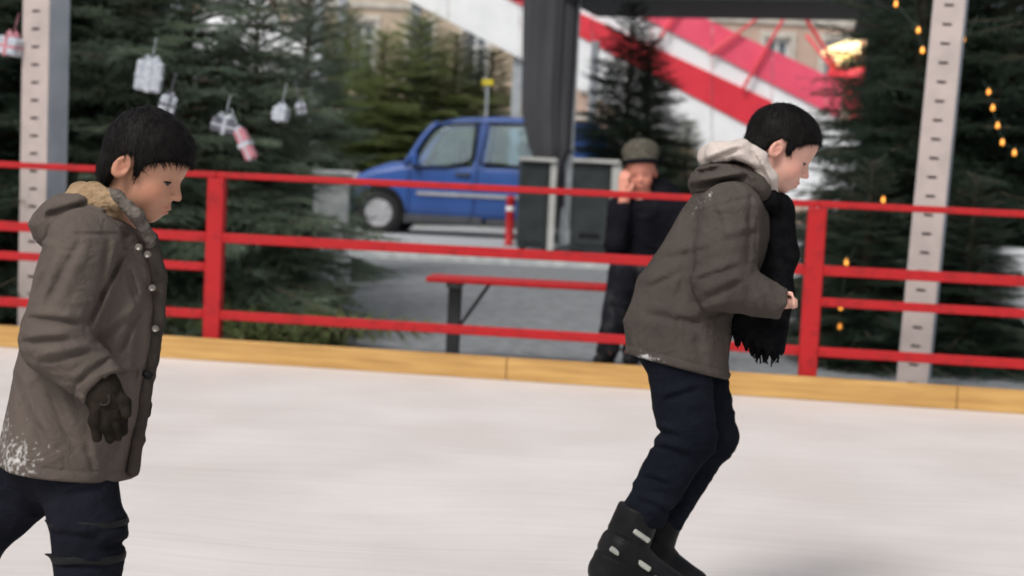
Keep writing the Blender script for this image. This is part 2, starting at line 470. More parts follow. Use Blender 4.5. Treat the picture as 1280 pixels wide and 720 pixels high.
M['pink'] = mat('pink_red_mesh_banner', (.85, .10, .175), (.78, .08, .15), 2.0, .6, .15, 6)
M['van'] = mat('blue_car_paint', (.036, .098, .33), (.030, .082, .28), 2, .3, spec=.5)
M['vandark'] = mat('grey_bumper_plastic', (.04, .045, .055), (.06, .065, .075), 9, .6)
M['cabglass'] = mat('clear_car_glass', (.72, .90, .97), (.72, .90, .97), 1, .0, spec=.8)
M['cabglass'].node_tree.nodes['Principled BSDF'].inputs['Transmission Weight'].default_value = .92
M['glass'] = mat('car_glass', (.09, .13, .13), (.05, .08, .075), 1.2, .05, spec=1.0)
M['tyre'] = mat('tyre_rubber', (.018, .018, .02), None, 30, .8)
M['rim'] = mat('silver_hubcap', (.58, .58, .6), (.45, .45, .47), 12, .35, metal=.4)
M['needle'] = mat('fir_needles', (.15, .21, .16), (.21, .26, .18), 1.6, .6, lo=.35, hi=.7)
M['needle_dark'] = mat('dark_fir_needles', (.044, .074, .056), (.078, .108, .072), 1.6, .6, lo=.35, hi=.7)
M['needle_light'] = mat('light_conifer_needles', (.27, .32, .12), (.20, .26, .11), 1.3, .6, lo=.35, hi=.7)
def leafy(M_, k=.4):
    t = M_.node_tree; b = t.nodes["Principled BSDF"]; out = [n for n in t.nodes if n.type == 'OUTPUT_MATERIAL'][0]
    tr = t.nodes.new("ShaderNodeBsdfTranslucent"); mx = t.nodes.new("ShaderNodeMixShader"); mx.inputs[0].default_value = k
    t.links.new(b.inputs["Base Color"].links[0].from_socket, tr.inputs[0]); t.links.new(b.outputs[0], mx.inputs[1]); t.links.new(tr.outputs[0], mx.inputs[2]); t.links.new(mx.outputs[0], out.inputs[0])
for k in ('needle', 'needle_dark', 'needle_light'): leafy(M[k])
M['bark'] = mat('fir_bark', (.07, .05, .035), (.11, .085, .06), 14, .9, .6, 30)
M['stone'] = mat('pale_sandstone', (.50, .41, .31), (.42, .34, .26), 1.2, .85, .3, 8)
M['stone2'] = mat('pinkish_stone', (.50, .37, .30), (.42, .31, .25), 1.2, .85, .3, 8)
M['trim'] = mat('light_stone_trim', (.58, .54, .48), None, 3, .8)
M['pane'] = mat('window_pane', (.10, .13, .16), (.16, .19, .22), .7, .08, spec=.8)
M['frame'] = mat('white_window_frame', (.72, .73, .74), None, 5, .5)
M['slate'] = mat('slate_roof', (.09, .10, .12), (.13, .14, .16), 5, .7, .4, 12)
M['concrete'] = mat('white_concrete', (.58, .60, .60), (.40, .43, .44), 7, .8, .4, 30)
M['panel'] = mat('dark_grey_panel', (.026, .031, .033), (.040, .046, .048), 4, .6, spec=.2)
M['panelframe'] = mat('off_white_frame', (.50, .50, .48), (.40, .40, .38), 6, .5)
M['benchleg'] = mat('black_steel', (.02, .022, .025), None, 20, .5)
M['gift_white'] = mat('silver_white_wrapping', (.54, .57, .63), (.36, .40, .46), 30, .3, .3, 40)
M['gift_pink'] = mat('pink_wrapping', (.56, .24, .29), (.44, .17, .21), 30, .35, .3, 40)
M['gift_dark'] = mat('dark_silver_foil', (.22, .22, .26), (.12, .12, .15), 40, .3, metal=.4)
M['bulb'] = mat('lit_amber_bulb', (.9, .45, .1), None, 5, .4, emit=(1.0, .36, .05, 1.6))
M['lampwarm'] = mat('lit_warm_canopy', (.9, .8, .5), None, 5, .5, emit=(1.0, .78, .35, 1.6))
M['wire'] = mat('dark_green_wire', (.01, .02, .012), None, 5, .6)
M['yellow'] = mat('yellow_plastic', (.75, .60, .03), None, 5, .5)
M['backing_hut'] = mat('dark_stained_wood', (.020, .022, .024), (.014, .015, .016), 4, .7, .3, 14)
# people
M['skinL'] = mat('tan_skin', (.50, .265, .175), (.46, .235, .155), 26, .52, .22, 300, attr='tint', sss=.10, bdist=.002, lo=.3, hi=.7, spec=.35)
M['skinR'] = mat('fair_skin', (.66, .385, .31), (.62, .35, .28), 26, .52, .22, 300, attr='tint', sss=.10, bdist=.002, lo=.3, hi=.7, spec=.35)
M['skinM'] = mat('ruddy_skin', (.70, .31, .23), (.60, .25, .18), 14, .5, .12, 200, attr='tint', sss=.12, bdist=.002, spec=.35)
M['hair'] = mat('black_hair', (.0045, .004, .004), (.008, .0065, .006), 60, .6, spec=.12)
M['eyew'] = mat('eye_white', (.40, .38, .36), None, 5, .3)
M['iris'] = mat('dark_iris', (.008, .006, .005), None, 5, .15)
CL = dict(rough=.95, bump=.35, bscale=420, bdist=.002, spec=.06, wr=.35)
M['jackL'] = mat('brown_grey_cotton', (.122, .100, .087), (.088, .072, .063), 6, snow=120, **CL)
M['jackR'] = mat('grey_brown_cotton', (.078, .066, .058), (.055, .047, .042), 6, snow=75, **CL)
M['jacktrim'] = mat('dark_jacket_trim', (.060, .050, .044), (.042, .036, .032), 15, **CL)
M['fleece'] = mat('tan_fleece', (.38, .265, .16), (.27, .185, .11), 70, .95, .9, 160, bdist=.006, spec=.05)
M['fleeceg'] = mat('grey_fleece', (.19, .165, .145), (.085, .074, .064), 60, .95, .9, 160, bdist=.006, spec=.05)
M['cream'] = mat('cream_sweat_cotton', (.58, .51, .47), (.47, .41, .38), 9, .92, .4, 350, bdist=.002, spec=.1, wr=.3)
M['scarf'] = mat('black_wool', (.004, .004, .005), (.008, .008, .009), 40, .95, .7, 200, bdist=.004, spec=.03)
M['jeans'] = mat('dark_navy_denim', (.0045, .0055, .0095), (.0085, .010, .0155), 9, snow=120, **CL)
M['trous'] = mat('black_navy_trousers', (.007, .008, .012), (.012, .013, .019), 9, snow=120, **CL)
M['glove'] = mat('dark_knit_glove', (.013, .011, .009), (.026, .021, .016), 40, .95, .7, 220, bdist=.004, spec=.05)
M['boot'] = mat('black_skate_shell', (.006, .0065, .007), (.012, .0125, .014), 14, .45, .2, 40, spec=.09)
M['buckle'] = mat('grey_buckle', (.40, .41, .37), (.26, .27, .25), 30, .4, metal=.2)
M['steel'] = mat('skate_steel', (.55, .56, .58), None, 20, .25, metal=.9)
M['button'] = mat('brass_snap', (.30, .275, .24), (.2, .18, .16), 90, .4, metal=.4)
M['mjack'] = mat('black_anorak', (.005, .005, .008), (.010, .010, .014), 8, .9, .3, 200, spec=.08)
M['mjean'] = mat('dark_blue_grey_trousers', (.014, .015, .020), (.055, .054, .056), 14, .9, spec=.08, lo=.5, hi=.8)
M['beanie'] = mat('olive_grey_knit', (.13, .12, .095), (.06, .056, .046), 30, .95, .8, 120, stretch=(1, 1, 3), spec=.05)
M['core'] = mat('upright_inside', (.24, .19, .18), None, 10, .8)
M['tarp'] = mat('white_tarpaulin', (.80, .83, .86), (.70, .73, .77), 3, .5, .4, 9)
# ------------------------------------------------------------------ the setting
FA, FB = ground(0, 433), ground(1280, 517)
FE = (FB - FA) / np.linalg.norm(FB - FA)                      # along the railing, left to right
FN = np.array([FE[1], -FE[0], 0.0])                           # towards the ice
UPV = np.array([0, 0, 1.0])
def fence_t(x, y): return float((ground(x, y) - FA) @ FE)
def FP(t, n, z): return FA + FE * t + FN * n + UPV * z
FAX = [FE, FN, UPV]
def zg(y): return -.02 + .22 * np.clip((np.asarray(y, float) - 10) / 12, 0, 1)

# ice
def ice_material():
    Mx = bpy.data.materials.new('scratched_ice'); Mx.use_nodes = True
    t = Mx.node_tree; b = t.nodes["Principled BSDF"]; N = t.nodes.new
    tc = N("ShaderNodeTexCoord")
    n1 = N("ShaderNodeTexNoise"); n1.inputs["Scale"].default_value = 1.3; n1.inputs["Detail"].default_value = 8
    t.links.new(tc.outputs["Object"], n1.inputs["Vector"])
    mx = N("ShaderNodeMix"); mx.data_type = 'RGBA'
    mx.inputs[6].default_value = (.62, .58, .56, 1); mx.inputs[7].default_value = (.70, .67, .655, 1)
    mr = N("ShaderNodeMapRange"); mr.inputs[1].default_value = .35; mr.inputs[2].default_value = .65
    t.links.new(n1.outputs[0], mr.inputs[0]); t.links.new(mr.outputs[0], mx.inputs[0])
    # skate scratches: three families of fine, long scores, wandering with a low noise
    col = mx.outputs[2]; hsum = None
    wn = N("ShaderNodeTexNoise"); wn.inputs["Scale"].default_value = .35; t.links.new(tc.outputs["Object"], wn.inputs["Vector"])
    for k, (ang, sx, sy) in enumerate(((2, .7, 150), (-6, 1.1, 210), (10, .9, 120), (-24, .8, 140), (33, .9, 180))):
        va = N("ShaderNodeVectorMath"); va.operation = 'ADD'; t.links.new(tc.outputs["Object"], va.inputs[0]); t.links.new(wn.outputs["Color"], va.inputs[1])
        mp = N("ShaderNodeMapping"); mp.inputs["Rotation"].default_value = (0, 0, R_(ang)); mp.inputs["Scale"].default_value = (sx, sy, 1)
        mp.inputs["Location"].default_value = (k * 3.1, k * 7.7, 0)
        t.links.new(va.outputs[0], mp.inputs[0])
        ns = N("ShaderNodeTexNoise"); ns.inputs["Scale"].default_value = 1.0; ns.inputs["Detail"].default_value = 3
        t.links.new(mp.outputs[0], ns.inputs["Vector"])
        r2 = N("ShaderNodeMapRange"); r2.inputs[1].default_value = .60; r2.inputs[2].default_value = .74
        t.links.new(ns.outputs[0], r2.inputs[0])
        m2 = N("ShaderNodeMix"); m2.data_type = 'RGBA'; mlt = N("ShaderNodeMath"); mlt.operation = 'MULTIPLY'; mlt.inputs[1].default_value = .75
        t.links.new(r2.outputs[0], mlt.inputs[0]); t.links.new(mlt.outputs[0], m2.inputs[0]); t.links.new(col, m2.inputs[6])
        m2.inputs[7].default_value = ((.50, .455, .43, 1), (.82, .80, .79, 1), (.53, .49, .47, 1), (.80, .78, .77, 1), (.52, .48, .46, 1))[k]
        col = m2.outputs[2]
        if hsum is None: hsum = r2.outputs[0]
        else:
            ad = N("ShaderNodeMath"); ad.operation = 'ADD'; t.links.new(hsum, ad.inputs[0]); t.links.new(r2.outputs[0], ad.inputs[1]); hsum = ad.outputs[0]
    t.links.new(col, b.inputs["Base Color"])
    bp = N("ShaderNodeBump"); bp.inputs["Strength"].default_value = .25; bp.inputs["Distance"].default_value = .004
    bp.invert = True
    t.links.new(hsum, bp.inputs["Height"]); t.links.new(bp.outputs[0], b.inputs["Normal"])
    b.inputs["Roughness"].default_value = .48; b.inputs["Specular IOR Level"].default_value = .3
    return Mx
M['ice'] = ice_material()
mb = MB()
p0, p1, p2, p3 = FP(-12, .03, 0), FP(22, .03, 0), FP(22, 18, 0), FP(-12, 18, 0)
mb.prism([p3, p2, p1, p0], (0, 0, -.015))
structure(mb.build('ice', M['ice']))
# cobbled square that rises gently away from the rink, and the pale pavement beyond it
M['cobble'] = mat('grey_cobbles', (.25, .265, .28), (.14, .15, .16), 9, .7, .9, 16, bdist=.03, lo=.3, hi=.7)
M['paving'] = mat('pale_paving', (.44, .46, .48), (.36, .38, .40), 1.5, .75, .4, 20)
def sheet(name, y0, y1, m_, dz, x0=-160, x1=160):
    ys = sorted(set([y0, y1] + [v for v in (10, 22, 30, 60) if y0 < v < y1])); V = []; F = []
    for y in ys:
        V += [(x0, y, float(zg(y)) + dz), (x1, y, float(zg(y)) + dz)]
    F = [(2 * i, 2 * i + 1, 2 * i + 3, 2 * i + 2) for i in range(len(ys) - 1)]
    return structure(link(name, new_mesh(name, V, F), m_))
sheet('cobbled_ground', -60, 400, M['cobble'], -.004)
sheet('pavement', 18.6, 60, M['paving'], .06)
mb = MB(); mb.box((0, 18.5, float(zg(18.5)) + .02), (120, .2, .13), bev=.015)
structure(mb.build('kerb', M['concrete']))

# ------------------------------------------------------------------ rink edge boards
T1, T2 = fence_t(262, 449), fence_t(1008, 499)
SPAN = T2 - T1
root = thing('rink_edge_board', 'low edging of varnished yellow pine planks along the ice', 'edge board', FP(T1, .015, 0))
t = T1 - 2 * SPAN - 1.3
while t < T2 + 2.2 * SPAN:
    L = SPAN * .72
    g = MB(); g.box(FP(t + L / 2, .012 + random.uniform(-.0015, .0015), .066) - FP(T1, .015, 0), (L - .004, .038, .132), FAX, bev=.004)
    g.build('plank', M['board'], root); t += L

# ------------------------------------------------------------------ red railing
root = thing('railing', 'red painted steel railing with square posts around the ice rink', 'railing', FP(T1, -.08, -.02))
RO = FP(T1, -.08, -.02)
pts_ = [T1 - 2 * SPAN, T1 - SPAN, T1, T2, T2 + SPAN, T2 + 2 * SPAN]
for t in pts_:
    g = MB(); g.box(FP(t, -.08, .535) - RO, (.105, .07, 1.11), FAX, bev=.006); g.build('post', M['red'], root)
    g = MB(); g.box(FP(t, -.08, -.012) - RO, (.2, .13, .012), FAX); g.build('base_plate', M['red'], root)
for i in range(len(pts_) - 1):
    a, b = pts_[i] + .053, pts_[i + 1] - .053
    mid = (i == 2)
    rails = [(.735, .058), (.27, .055)] if mid else [(.735, .058), (.555, .050), (.27, .055)]
    for z, h in rails:
        g = MB(); g.box(FP((a + b) / 2, -.062, z) - RO, (b - a, .03, h), FAX, bev=.004); rl = g.build('rail', M['red'], root)
        for tb in (a + .025, b - .025):
            g = MB(); g.tube([FP(tb, -.0475, z) - RO, FP(tb, -.0395, z) - RO], .0095, 6); g.build('bolt', M['red'], rl)
    g = MB(); g.box(FP((pts_[i] + pts_[i + 1]) / 2, -.08, 1.110) - RO, (pts_[i + 1] - pts_[i] - .003, .06, .038), FAX, bev=.005); g.build('top_rail', M['red'], root)

# ------------------------------------------------------------------ perforated uprights beyond the railing
def upright(x_base, y_base, depth, wd, label, H=4.6):
    b = at(x_base, y_base, depth); b[2] = float(zg(depth)); root = thing('perforated_upright', label, 'post', b, 0, 'perforated uprights by the railing')
    d = wd * .75; g = MB()
    # front plate with real slots: two stiles and the bridges between the slots
    sw, pitch, sh = wd * .30, .115, .016
    st = (wd - sw) / 2
    for sg in (-1, 1): g.box((sg * (sw + st) / 2, -d / 2, H / 2), (st, .006, H))
    z = .05; zs = []
    g.box((0, -d / 2, z / 2), (sw, .0055, z))
    while z + pitch < H:
        g.box((0, -d / 2, z + (pitch - sh) / 2 + sh), (sw, .0055, pitch - sh)); zs.append(z); z += pitch
    g.build('slotted_face', M['pole'], root)
    g = MB()
    for sg in (-1, 1): g.box((sg * (wd / 2 - .002), .002, H / 2), (.008, d - .006, H - .002))
    g.box((0, d / 2 - .003, H / 2), (wd - .015, .006, H))
    g.build('channel', M['pole_side'], root)
    g = MB(); g.box((0, .004, H / 2), (wd - .022, d * .5, H - .01)); g.build('core', M['core'], root)
    g = MB(); g.box((0, 0, .006), (wd * 1.8, d * 1.8, .012)); g.build('base_plate', M['alu'], root)
    return root
u1 = upright(51, 420, 9.75, .235, 'thick pale perforated steel upright behind railing beside the dark firs'); u1.rotation_euler = (0, R_(-.6), R_(-28))
u2 = upright(1141, 480, 9.1, .185, 'slim pale pinkish perforated steel upright in front of the fir with amber lights'); u2.rotation_euler = (0, R_(1.7), R_(-22))

# ------------------------------------------------------------------ bench behind the railing
bl, br = at(537, 352, 9.55), at(862, 372, 9.4)
e = br - bl; e[2] = 0; L = np.linalg.norm(e); e /= L; nrm = np.array([e[1], -e[0], 0])
c = (bl + br) / 2; gz = float(zg(9.5)); SEATZ = .53
root = thing('bench', 'narrow red bench on black steel legs where the man sits', 'bench', (c[0], c[1], gz))
ax = [e, nrm, UPV]
for k in (-1, 1):
    g = MB(); g.box(nrm * k * .085 + UPV * (SEATZ - gz - .02), (L, .15, .035), ax, bev=.006); g.build('seat_plank', M['red'], root)
for k in (-1, 1):
    g = MB(); lx = e * k * (L / 2 - .17)
    g.box(lx + UPV * (SEATZ - gz - .037) / 2, (.085, .05, SEATZ - gz - .039), ax, bev=.005)
    g.box(lx + UPV * .01 , (.09, .36, .02), ax, bev=.004); g.box(lx + UPV * (SEATZ - gz - .053), (.08, .30, .028), ax)
    g.build('leg', M['benchleg'], root)
    g = MB(); g.tube([lx + UPV * .2 - e * k * .02, lx - e * k * .22 + UPV * (SEATZ - gz - .042)], .013, 6); g.build('brace', M['benchleg'], root)

# ------------------------------------------------------------------ white concrete pillar and red bollard
b = at(410, 364, 14.0); b[2] = float(zg(14.0)); H = 1.08
root = thing('concrete_pillar', 'squat white concrete pillar with weathered foot beside the firs', 'pillar', b, .1)
g = MB(); g.box((0, 0, H / 2 + .14), (.33, .33, H - .30), bev=.015); g.build('shaft', M['concrete'], root)
g = MB(); g.box((0, 0, .15), (.40, .40, .30), bev=.02); g.build('foot', M['concrete'], root)
g = MB(); g.box((0, 0, H + .02), (.39, .39, .06), bev=.012); g.build('cap', M['concrete'], root)
b = at(636, 305, 21.2); b[2] = float(zg(21.2)) + .06
root = thing('bollard', 'slim red bollard on the pavement in front of the blue van', 'bollard', b)
g = MB(); g.lathe([(.075, 0), (.075, .02), (.06, .03), (.06, .62), (.066, .63), (.066, .67), (.05, .71), (.0, .72)], (0, 0, 0), 14); g.build('shaft', M['red'], root, smooth=True)
g = MB(); g.lathe([(.063, .50), (.063, .56)], (0, 0, 0), 14); g.build('band', M['white'], root)

# ------------------------------------------------------------------ marquee leg, curtain and eaves beam
b = at(703, 326, 20.4); b[2] = float(zg(20.4)) + .06
root = thing('marquee', 'charcoal marquee with gathered curtain on aluminium leg and dark eaves', 'marquee', b)
BZ = b[2]
def rel(p): return np.array(p) - b
g = MB(); g.box((.0, 0, 1.75), (.15, .15, 3.5), bev=.01); g.build('leg', M['alu'], root)
g = MB(); g.box((0, 0, .02), (.55, .5, .04), bev=.01); g.build('foot_plate', M['benchleg'], root)
g = MB(); g.box((-.02, -.10, .35), (.16, .05, .5), [(1, 0, .25), (0, 1, 0), (-.25, 0, 1)], bev=.006); g.build('brace', M['alu'], root)
# gathered curtain: pleated tube, wide at the top and tied at waist height
V = []; F = []; n = 72; hs_ = np.linspace(3.52, .32, 30)
for i, z in enumerate(hs_):
    tt = (3.52 - z) / 3.2
    rx = np.interp(tt, [0, .25, .5, .66, .72, .85, 1], [.34, .335, .325, .27, .19, .20, .17]); cx = np.interp(tt, [0, .5, .7, 1], [-.35, -.33, -.25, -.24])
    for k in range(n):
        a = 2 * math.pi * k / n; f_ = 1 + .10 * math.sin(9 * a + 1.5 * math.sin(3 * a) + tt * 1.5) + .05 * math.sin(17 * a + tt)
        V.append((cx + rx * f_ * math.cos(a), .02 + min(rx, .26) * .75 * f_ * math.sin(a) - .13, z))
for i in range(len(hs_) - 1):
    for k in range(n): F.append((i * n + k, (i + 1) * n + k, (i + 1) * n + (k + 1) % n, i * n + (k + 1) % n))
link('gathered_curtain', new_mesh('gathered_curtain', V, F, True), M['tentgrey'], root)
g = MB(); g.tube([(-.38, -.13, 1.36), (-.27, -.25, 1.35), (-.12, -.16, 1.36), (.06, -.09, 1.37)], .022, 6); g.build('tie_strap', M['benchleg'], root)
e0 = rel(at(640, 4, 20.4)); e1 = rel(at(1150, 10, 18.9)); dd = e1 - e0; L = np.linalg.norm(dd); dx = dd / L; dy = np.cross(UPV, dx); dy /= np.linalg.norm(dy); dz_ = np.cross(dx, dy)
ax = [dx, dy, dz_]
zc = .22
g = MB(); g.box((e0 + e1) / 2 + dz_ * zc, (L, .12, .34), ax, bev=.01); g.build('eaves_beam', M['tentdark'], root)
pk = (e0 + e1) / 2 + dy * 2.6 + UPV * 2.2
g = MB(); q0, q1 = e0 + dz_ * (zc + .19) , e1 + dz_ * (zc + .19)
g.prism([q0, q1, q1 + dy * 5, q0 + dy * 5], (0, 0, .03)); g.build('roof_lining', M['tentdark'], root)
g = MB(); r_ = [q0 + UPV * .04, q1 + UPV * .04, q1 + dy * 5 + UPV * .04, q0 + dy * 5 + UPV * .04]
g.add([*r_, pk], [(0, 1, 4), (1, 2, 4), (2, 3, 4), (3, 0, 4), (3, 2, 1, 0)]); g.build('roof', M['tentgrey'], root)
for q, nm in ((e1, 'leg'), (e0 + dy * 5, 'leg'), (e1 + dy * 5, 'leg')):
    g = MB(); zt = q[2]; g.box((q[0], q[1], zt / 2 - .02), (.14, .14, zt + .05), bev=.01); g.build(nm, M['alu'], root)

# ------------------------------------------------------------------ grey display boards in white frames
def cabinet(px0, px1, ytop, ybot, depth, label, rz, left):
    a, c_ = at(px0, ybot, depth), at(px1, ybot + (px1 - px0) * .048, depth)
    m_ = (a + c_) / 2; wd = np.linalg.norm(c_ - a); tp = at((px0 + px1) / 2, ytop, depth)
    m_[2] = float(zg(depth)) + .06; H = tp[2] - m_[2]
    root = thing('equipment_cabinet', label, 'cabinet', m_, rz, 'grey cabinets by the marquee leg')
    g = MB(); g.box((-.03, .25, H / 2), (wd - .06, .48, H - .10), bev=.01); g.build('case', M['panel'], root)
    g = MB(); g.box((-.03, -.004, H / 2 - .02), (wd - .20, .02, H - .30), bev=.006); g.build('door', M['panel'], root)
    g = MB(); g.box((0, .22, H - .025), (wd + .02, .56, .05), bev=.01); g.build('lid', M['panelframe'], root)
    g = MB(); g.box((wd / 2 - .03, .2, H / 2 - .025), (.13 if not left else .09, .42, H - .052), bev=.01); g.build('corner_post', M['panelframe'], root)
    if not left:
        g = MB(); g.box((-.05, -.022, .26), (.28, .016, .06), bev=.004); g.build('vent', M['dark'], root)
    for sx in (-1, 1):
        g = MB(); g.box((sx * (wd / 2 - .08), .25, .025), (.08, .4, .05)); g.build('foot', M['dark'], root)
cabinet(646, 690, 197, 318, 20.0, 'narrow dark grey cabinet in front of the blue van', .05, True)
cabinet(711, 768, 199, 322, 20.0, 'wide dark grey cabinet behind the seated man', -.03, False)

# ------------------------------------------------------------------ sledging ramp with red and white side skirt
RD = 30.0
def rp(x, y, d=0): return at(x, y, RD + d)
b = at(1000, 300, RD); b[2] = float(zg(RD)) + .06
root = thing('sledging_ramp', 'tall white sledging ramp with red and white striped side', 'ramp', b)
def slab(name, pts, thick, m_, off=0.0):
    """pts across the side of the ramp; joined panels with real thickness"""
    g = MB(); P = [rp(*p) - b + np.array([0, off, 0]) for p in pts]
    P = [np.array([p[0], P[0][1], p[2]]) for p in P]
    g.prism(P, (0, thick, 0)); return g.build(name, m_, root)
xs_ = [380, 470, 560, 650, 740, 815, 890, 965, 1032, 1100]
lo_ = lambda x: (x - 510) * .52                       # lower edge of the skirt
r1 = lambda x: 92 + (x - 812) * .53                   # red band, lower edge
r0 = lambda x: 55 + (x - 809) * .46                   # red band, upper edge
k1 = lambda x: 39 + (x - 837) * .515
k0 = lambda x: 17 + (x - 868) * .47
gp = .6
for i in range(len(xs_) - 1):
    x0, x1 = xs_[i] + gp, xs_[i + 1] - gp
    slab('skirt_panel', [(x0, lo_(x0)), (x0, r1(x0) - 1), (x1, r1(x1) - 1), (x1, lo_(x1))], .10, M['white'])
    slab('red_panel' if x1 < 970 else 'skirt_panel', [(x0, r1(x0)), (x0, r0(x0)), (x1, r0(x1)), (x1, r1(x1))], .09, M['redpvc'] if x1 < 970 else M['white'], -.04)
    slab('white_panel', [(x0, r0(x0) + .4), (x0, k1(x0)), (x1, k1(x1)), (x1, r0(x1) + .4)], .08, M['white'], .01)
    if x1 < 1060: slab('banner_panel', [(x0, k1(x0)), (x0, k0(x0)), (x1, k0(x1)), (x1, k1(x1))], .04, M['pink'], -.05)
    else: slab('banner_panel', [(x0, k1(x0)), (x0, k0(x0)), (1054, k0(1054)), (1048, k1(1048))], .04, M['pink'], -.05)
q = [rp(380, r0(380)) - b, rp(1100, r0(1100)) - b]
g = MB(); a0, a1 = q; a0 = a0 + np.array([0, .12, 0]); a1 = a1 + np.array([0, .12, 0])
g.prism([a0, a1, a1 + np.array([0, 4.2, 0]), a0 + np.array([0, 4.2, 0])], (0, 0, -.15)); g.build('sliding_deck', M['white'], root)
g = MB(); o_ = np.array([0, 4.35, 0])
Pf = [rp(x, y) - b + o_ for x, y in ((380, r1(380)), (380, k0(380)), (1050, k0(1050)), (1100, r1(1100)))]
g.prism([np.array([p[0], Pf[0][1], p[2]]) for p in Pf], (0, .05, 0)); g.build('far_side_wall', M['redpvc'], root)
for x in (400, 520, 648, 780, 900):
    for d in (.25, 4.1):
        top = rp(x, lo_(x) - 6) - b; g = MB(); g.box((top[0], d, top[2] / 2), (.2, .2, max(.3, top[2])), bev=.01); g.build('support_post', M['alu'], root)
for (xa, ya, xb, yb) in ((962, 12, 886, 68), (986, 12, 928, 112), (850, 10, 800, 85)):
    g = MB(); pa, pb = rp(xa, ya, -.15) - b, rp(xb, yb, -.15) - b; g.tube([pa, pb], .035, 6); g.build('stay_pole', M['redpvc'], root)

# ------------------------------------------------------------------ town houses behind
def house(px0, px1, depth, H, m_wall, label, floors, ncol, seed):
    a, c_ = at(px0, 300, depth), at(px1, 300, depth)
    wd = c_[0] - a[0]; b = np.array([(a[0] + c_[0]) / 2, depth, .2]); rnd = random.Random(seed)
    root = thing('town_house', label, 'house', b)
    fh = H / floors; cw = wd / ncol; ww, wh = cw * .42, fh * .58
    g = MB(); D = 8.0
    # front wall built round its openings
    for f_ in range(floors):
        z0 = f_ * fh; sill = z0 + fh * .22; head = sill + wh
        g.box((0, .15, (z0 + sill) / 2), (wd, .3, sill - z0)); g.box((0, .15, (head + z0 + fh) / 2), (wd, .3, z0 + fh - head))
        for k in range(ncol + 1):
            x0 = -wd / 2 if k == 0 else -wd / 2 + (k - 1) * cw + cw / 2 + ww / 2
            x1 = wd / 2 if k == ncol else -wd / 2 + k * cw + cw / 2 - ww / 2
            g.box(((x0 + x1) / 2, .15, (sill + head) / 2), (x1 - x0, .3, wh))
    g.box((0, .3 + D / 2, H / 2), (wd, D, H)); g.build('wall', m_wall, root)
    for f_ in range(floors):
        z0 = f_ * fh; sill = z0 + fh * .22; head = sill + wh
        g = MB(); g.box((0, -.04, z0 + fh - .12), (wd + .1, .09, .22), bev=.02); g.build('string_course', M['trim'], root)
        for k in range(ncol):
            x = -wd / 2 + k * cw + cw / 2
            g = MB()
            for sg in (-1, 1): g.box((x + sg * (ww / 2 - .05), .14, (sill + head) / 2), (.1, .06, wh - .004))
            for zz in (sill + .05, head - .05): g.box((x, .14, zz), (ww - .2, .06, .1))
            g.box((x, .14, (sill + head) / 2), (.09, .055, wh - .2)); g.box((x, .138, sill + wh * .66), (ww - .2, .05, .07))
            wdw = g.build('window', M['frame'], root)
            g = MB(); g.box((x, .17, (sill + head) / 2), (ww - .1, .012, wh - .1)); g.build('pane', M['pane'], wdw)
            g = MB(); g.box((x, -.05, sill - .06), (ww + .3, .2, .12), bev=.02); g.build('sill', M['trim'], wdw)
            g = MB()
            g.box((x, -.03, head + .1), (ww + .35, .07, .2), bev=.02)
            for sg in (-1, 1): g.box((x + sg * (ww / 2 + .09), -.03, (sill + head) / 2), (.17, .06, wh - .004), bev=.015)
            g.build('surround', M['trim'], wdw)
    g = MB(); g.prism([(-wd / 2 - .3, -.4, H), (-wd / 2 - .3, D + .6, H), (-wd / 2 - .3, D / 2, H + 3)], (wd + .6, 0, 0)); g.build('roof', M['slate'], root)
house(-420, 330, 50, 11.0, M['stone2'], 'long pinkish stone house behind the dark firs', 3, 9, 1)
house(338, 690, 48, 9.8, M['stone'], 'pale yellow sandstone house behind the blue van', 3, 5, 2)
house(700, 1215, 46, 9.6, M['stone2'], 'pinkish stone house behind the striped sledging ramp', 3, 7, 3)
house(1222, 1800, 52, 11.0, M['stone'], 'yellow sandstone house behind the fir with amber lights', 3, 7, 4)

# ------------------------------------------------------------------ fairground ride with lit canopy
b = at(1078, 70, 36.0); top = b[2]; b[2] = .26; H = top - .26
root = thing('fairground_ride', 'red fairground ride with warm lit canopy above the ramp end', 'ride', b)
g = MB(); g.lathe([(.35, 0), (.28, .3), (.20, .6), (.20, H + .6), (.05, H + .9)], (0, 0, 0), 16); g.build('mast', M['redpvc'], root, smooth=True)
g = MB(); g.lathe([(.25, H + .42), (.95, H + .12), (.97, H + .02), (.80, H - .04)], (0, 0, 0), 28); g.build('lit_canopy', M['lampwarm'], root, smooth=True)
g = MB(); g.lathe([(.62, H - .12), (.64, H - .24), (.40, H - .30)], (0, 0, 0), 28); g.build('light_ring', M['lampwarm'], root)
g = MB(); g.lathe([(.78, H - .34), (.85, H - .60), (.55, H - 1.0), (.3, H - 1.3)], (0, 0, 0), 28); g.build('drum', M['redpvc'], root, smooth=True)
for k in range(6):
    a = k * math.pi / 3 + .3; g = MB(); g.tube([(.2 * math.cos(a), .2 * math.sin(a), H - .9), (1.6 * math.cos(a), 1.6 * math.sin(a), H + .55 + .25 * (k % 2))], .045, 6); g.build('arm', M['redpvc'], root)

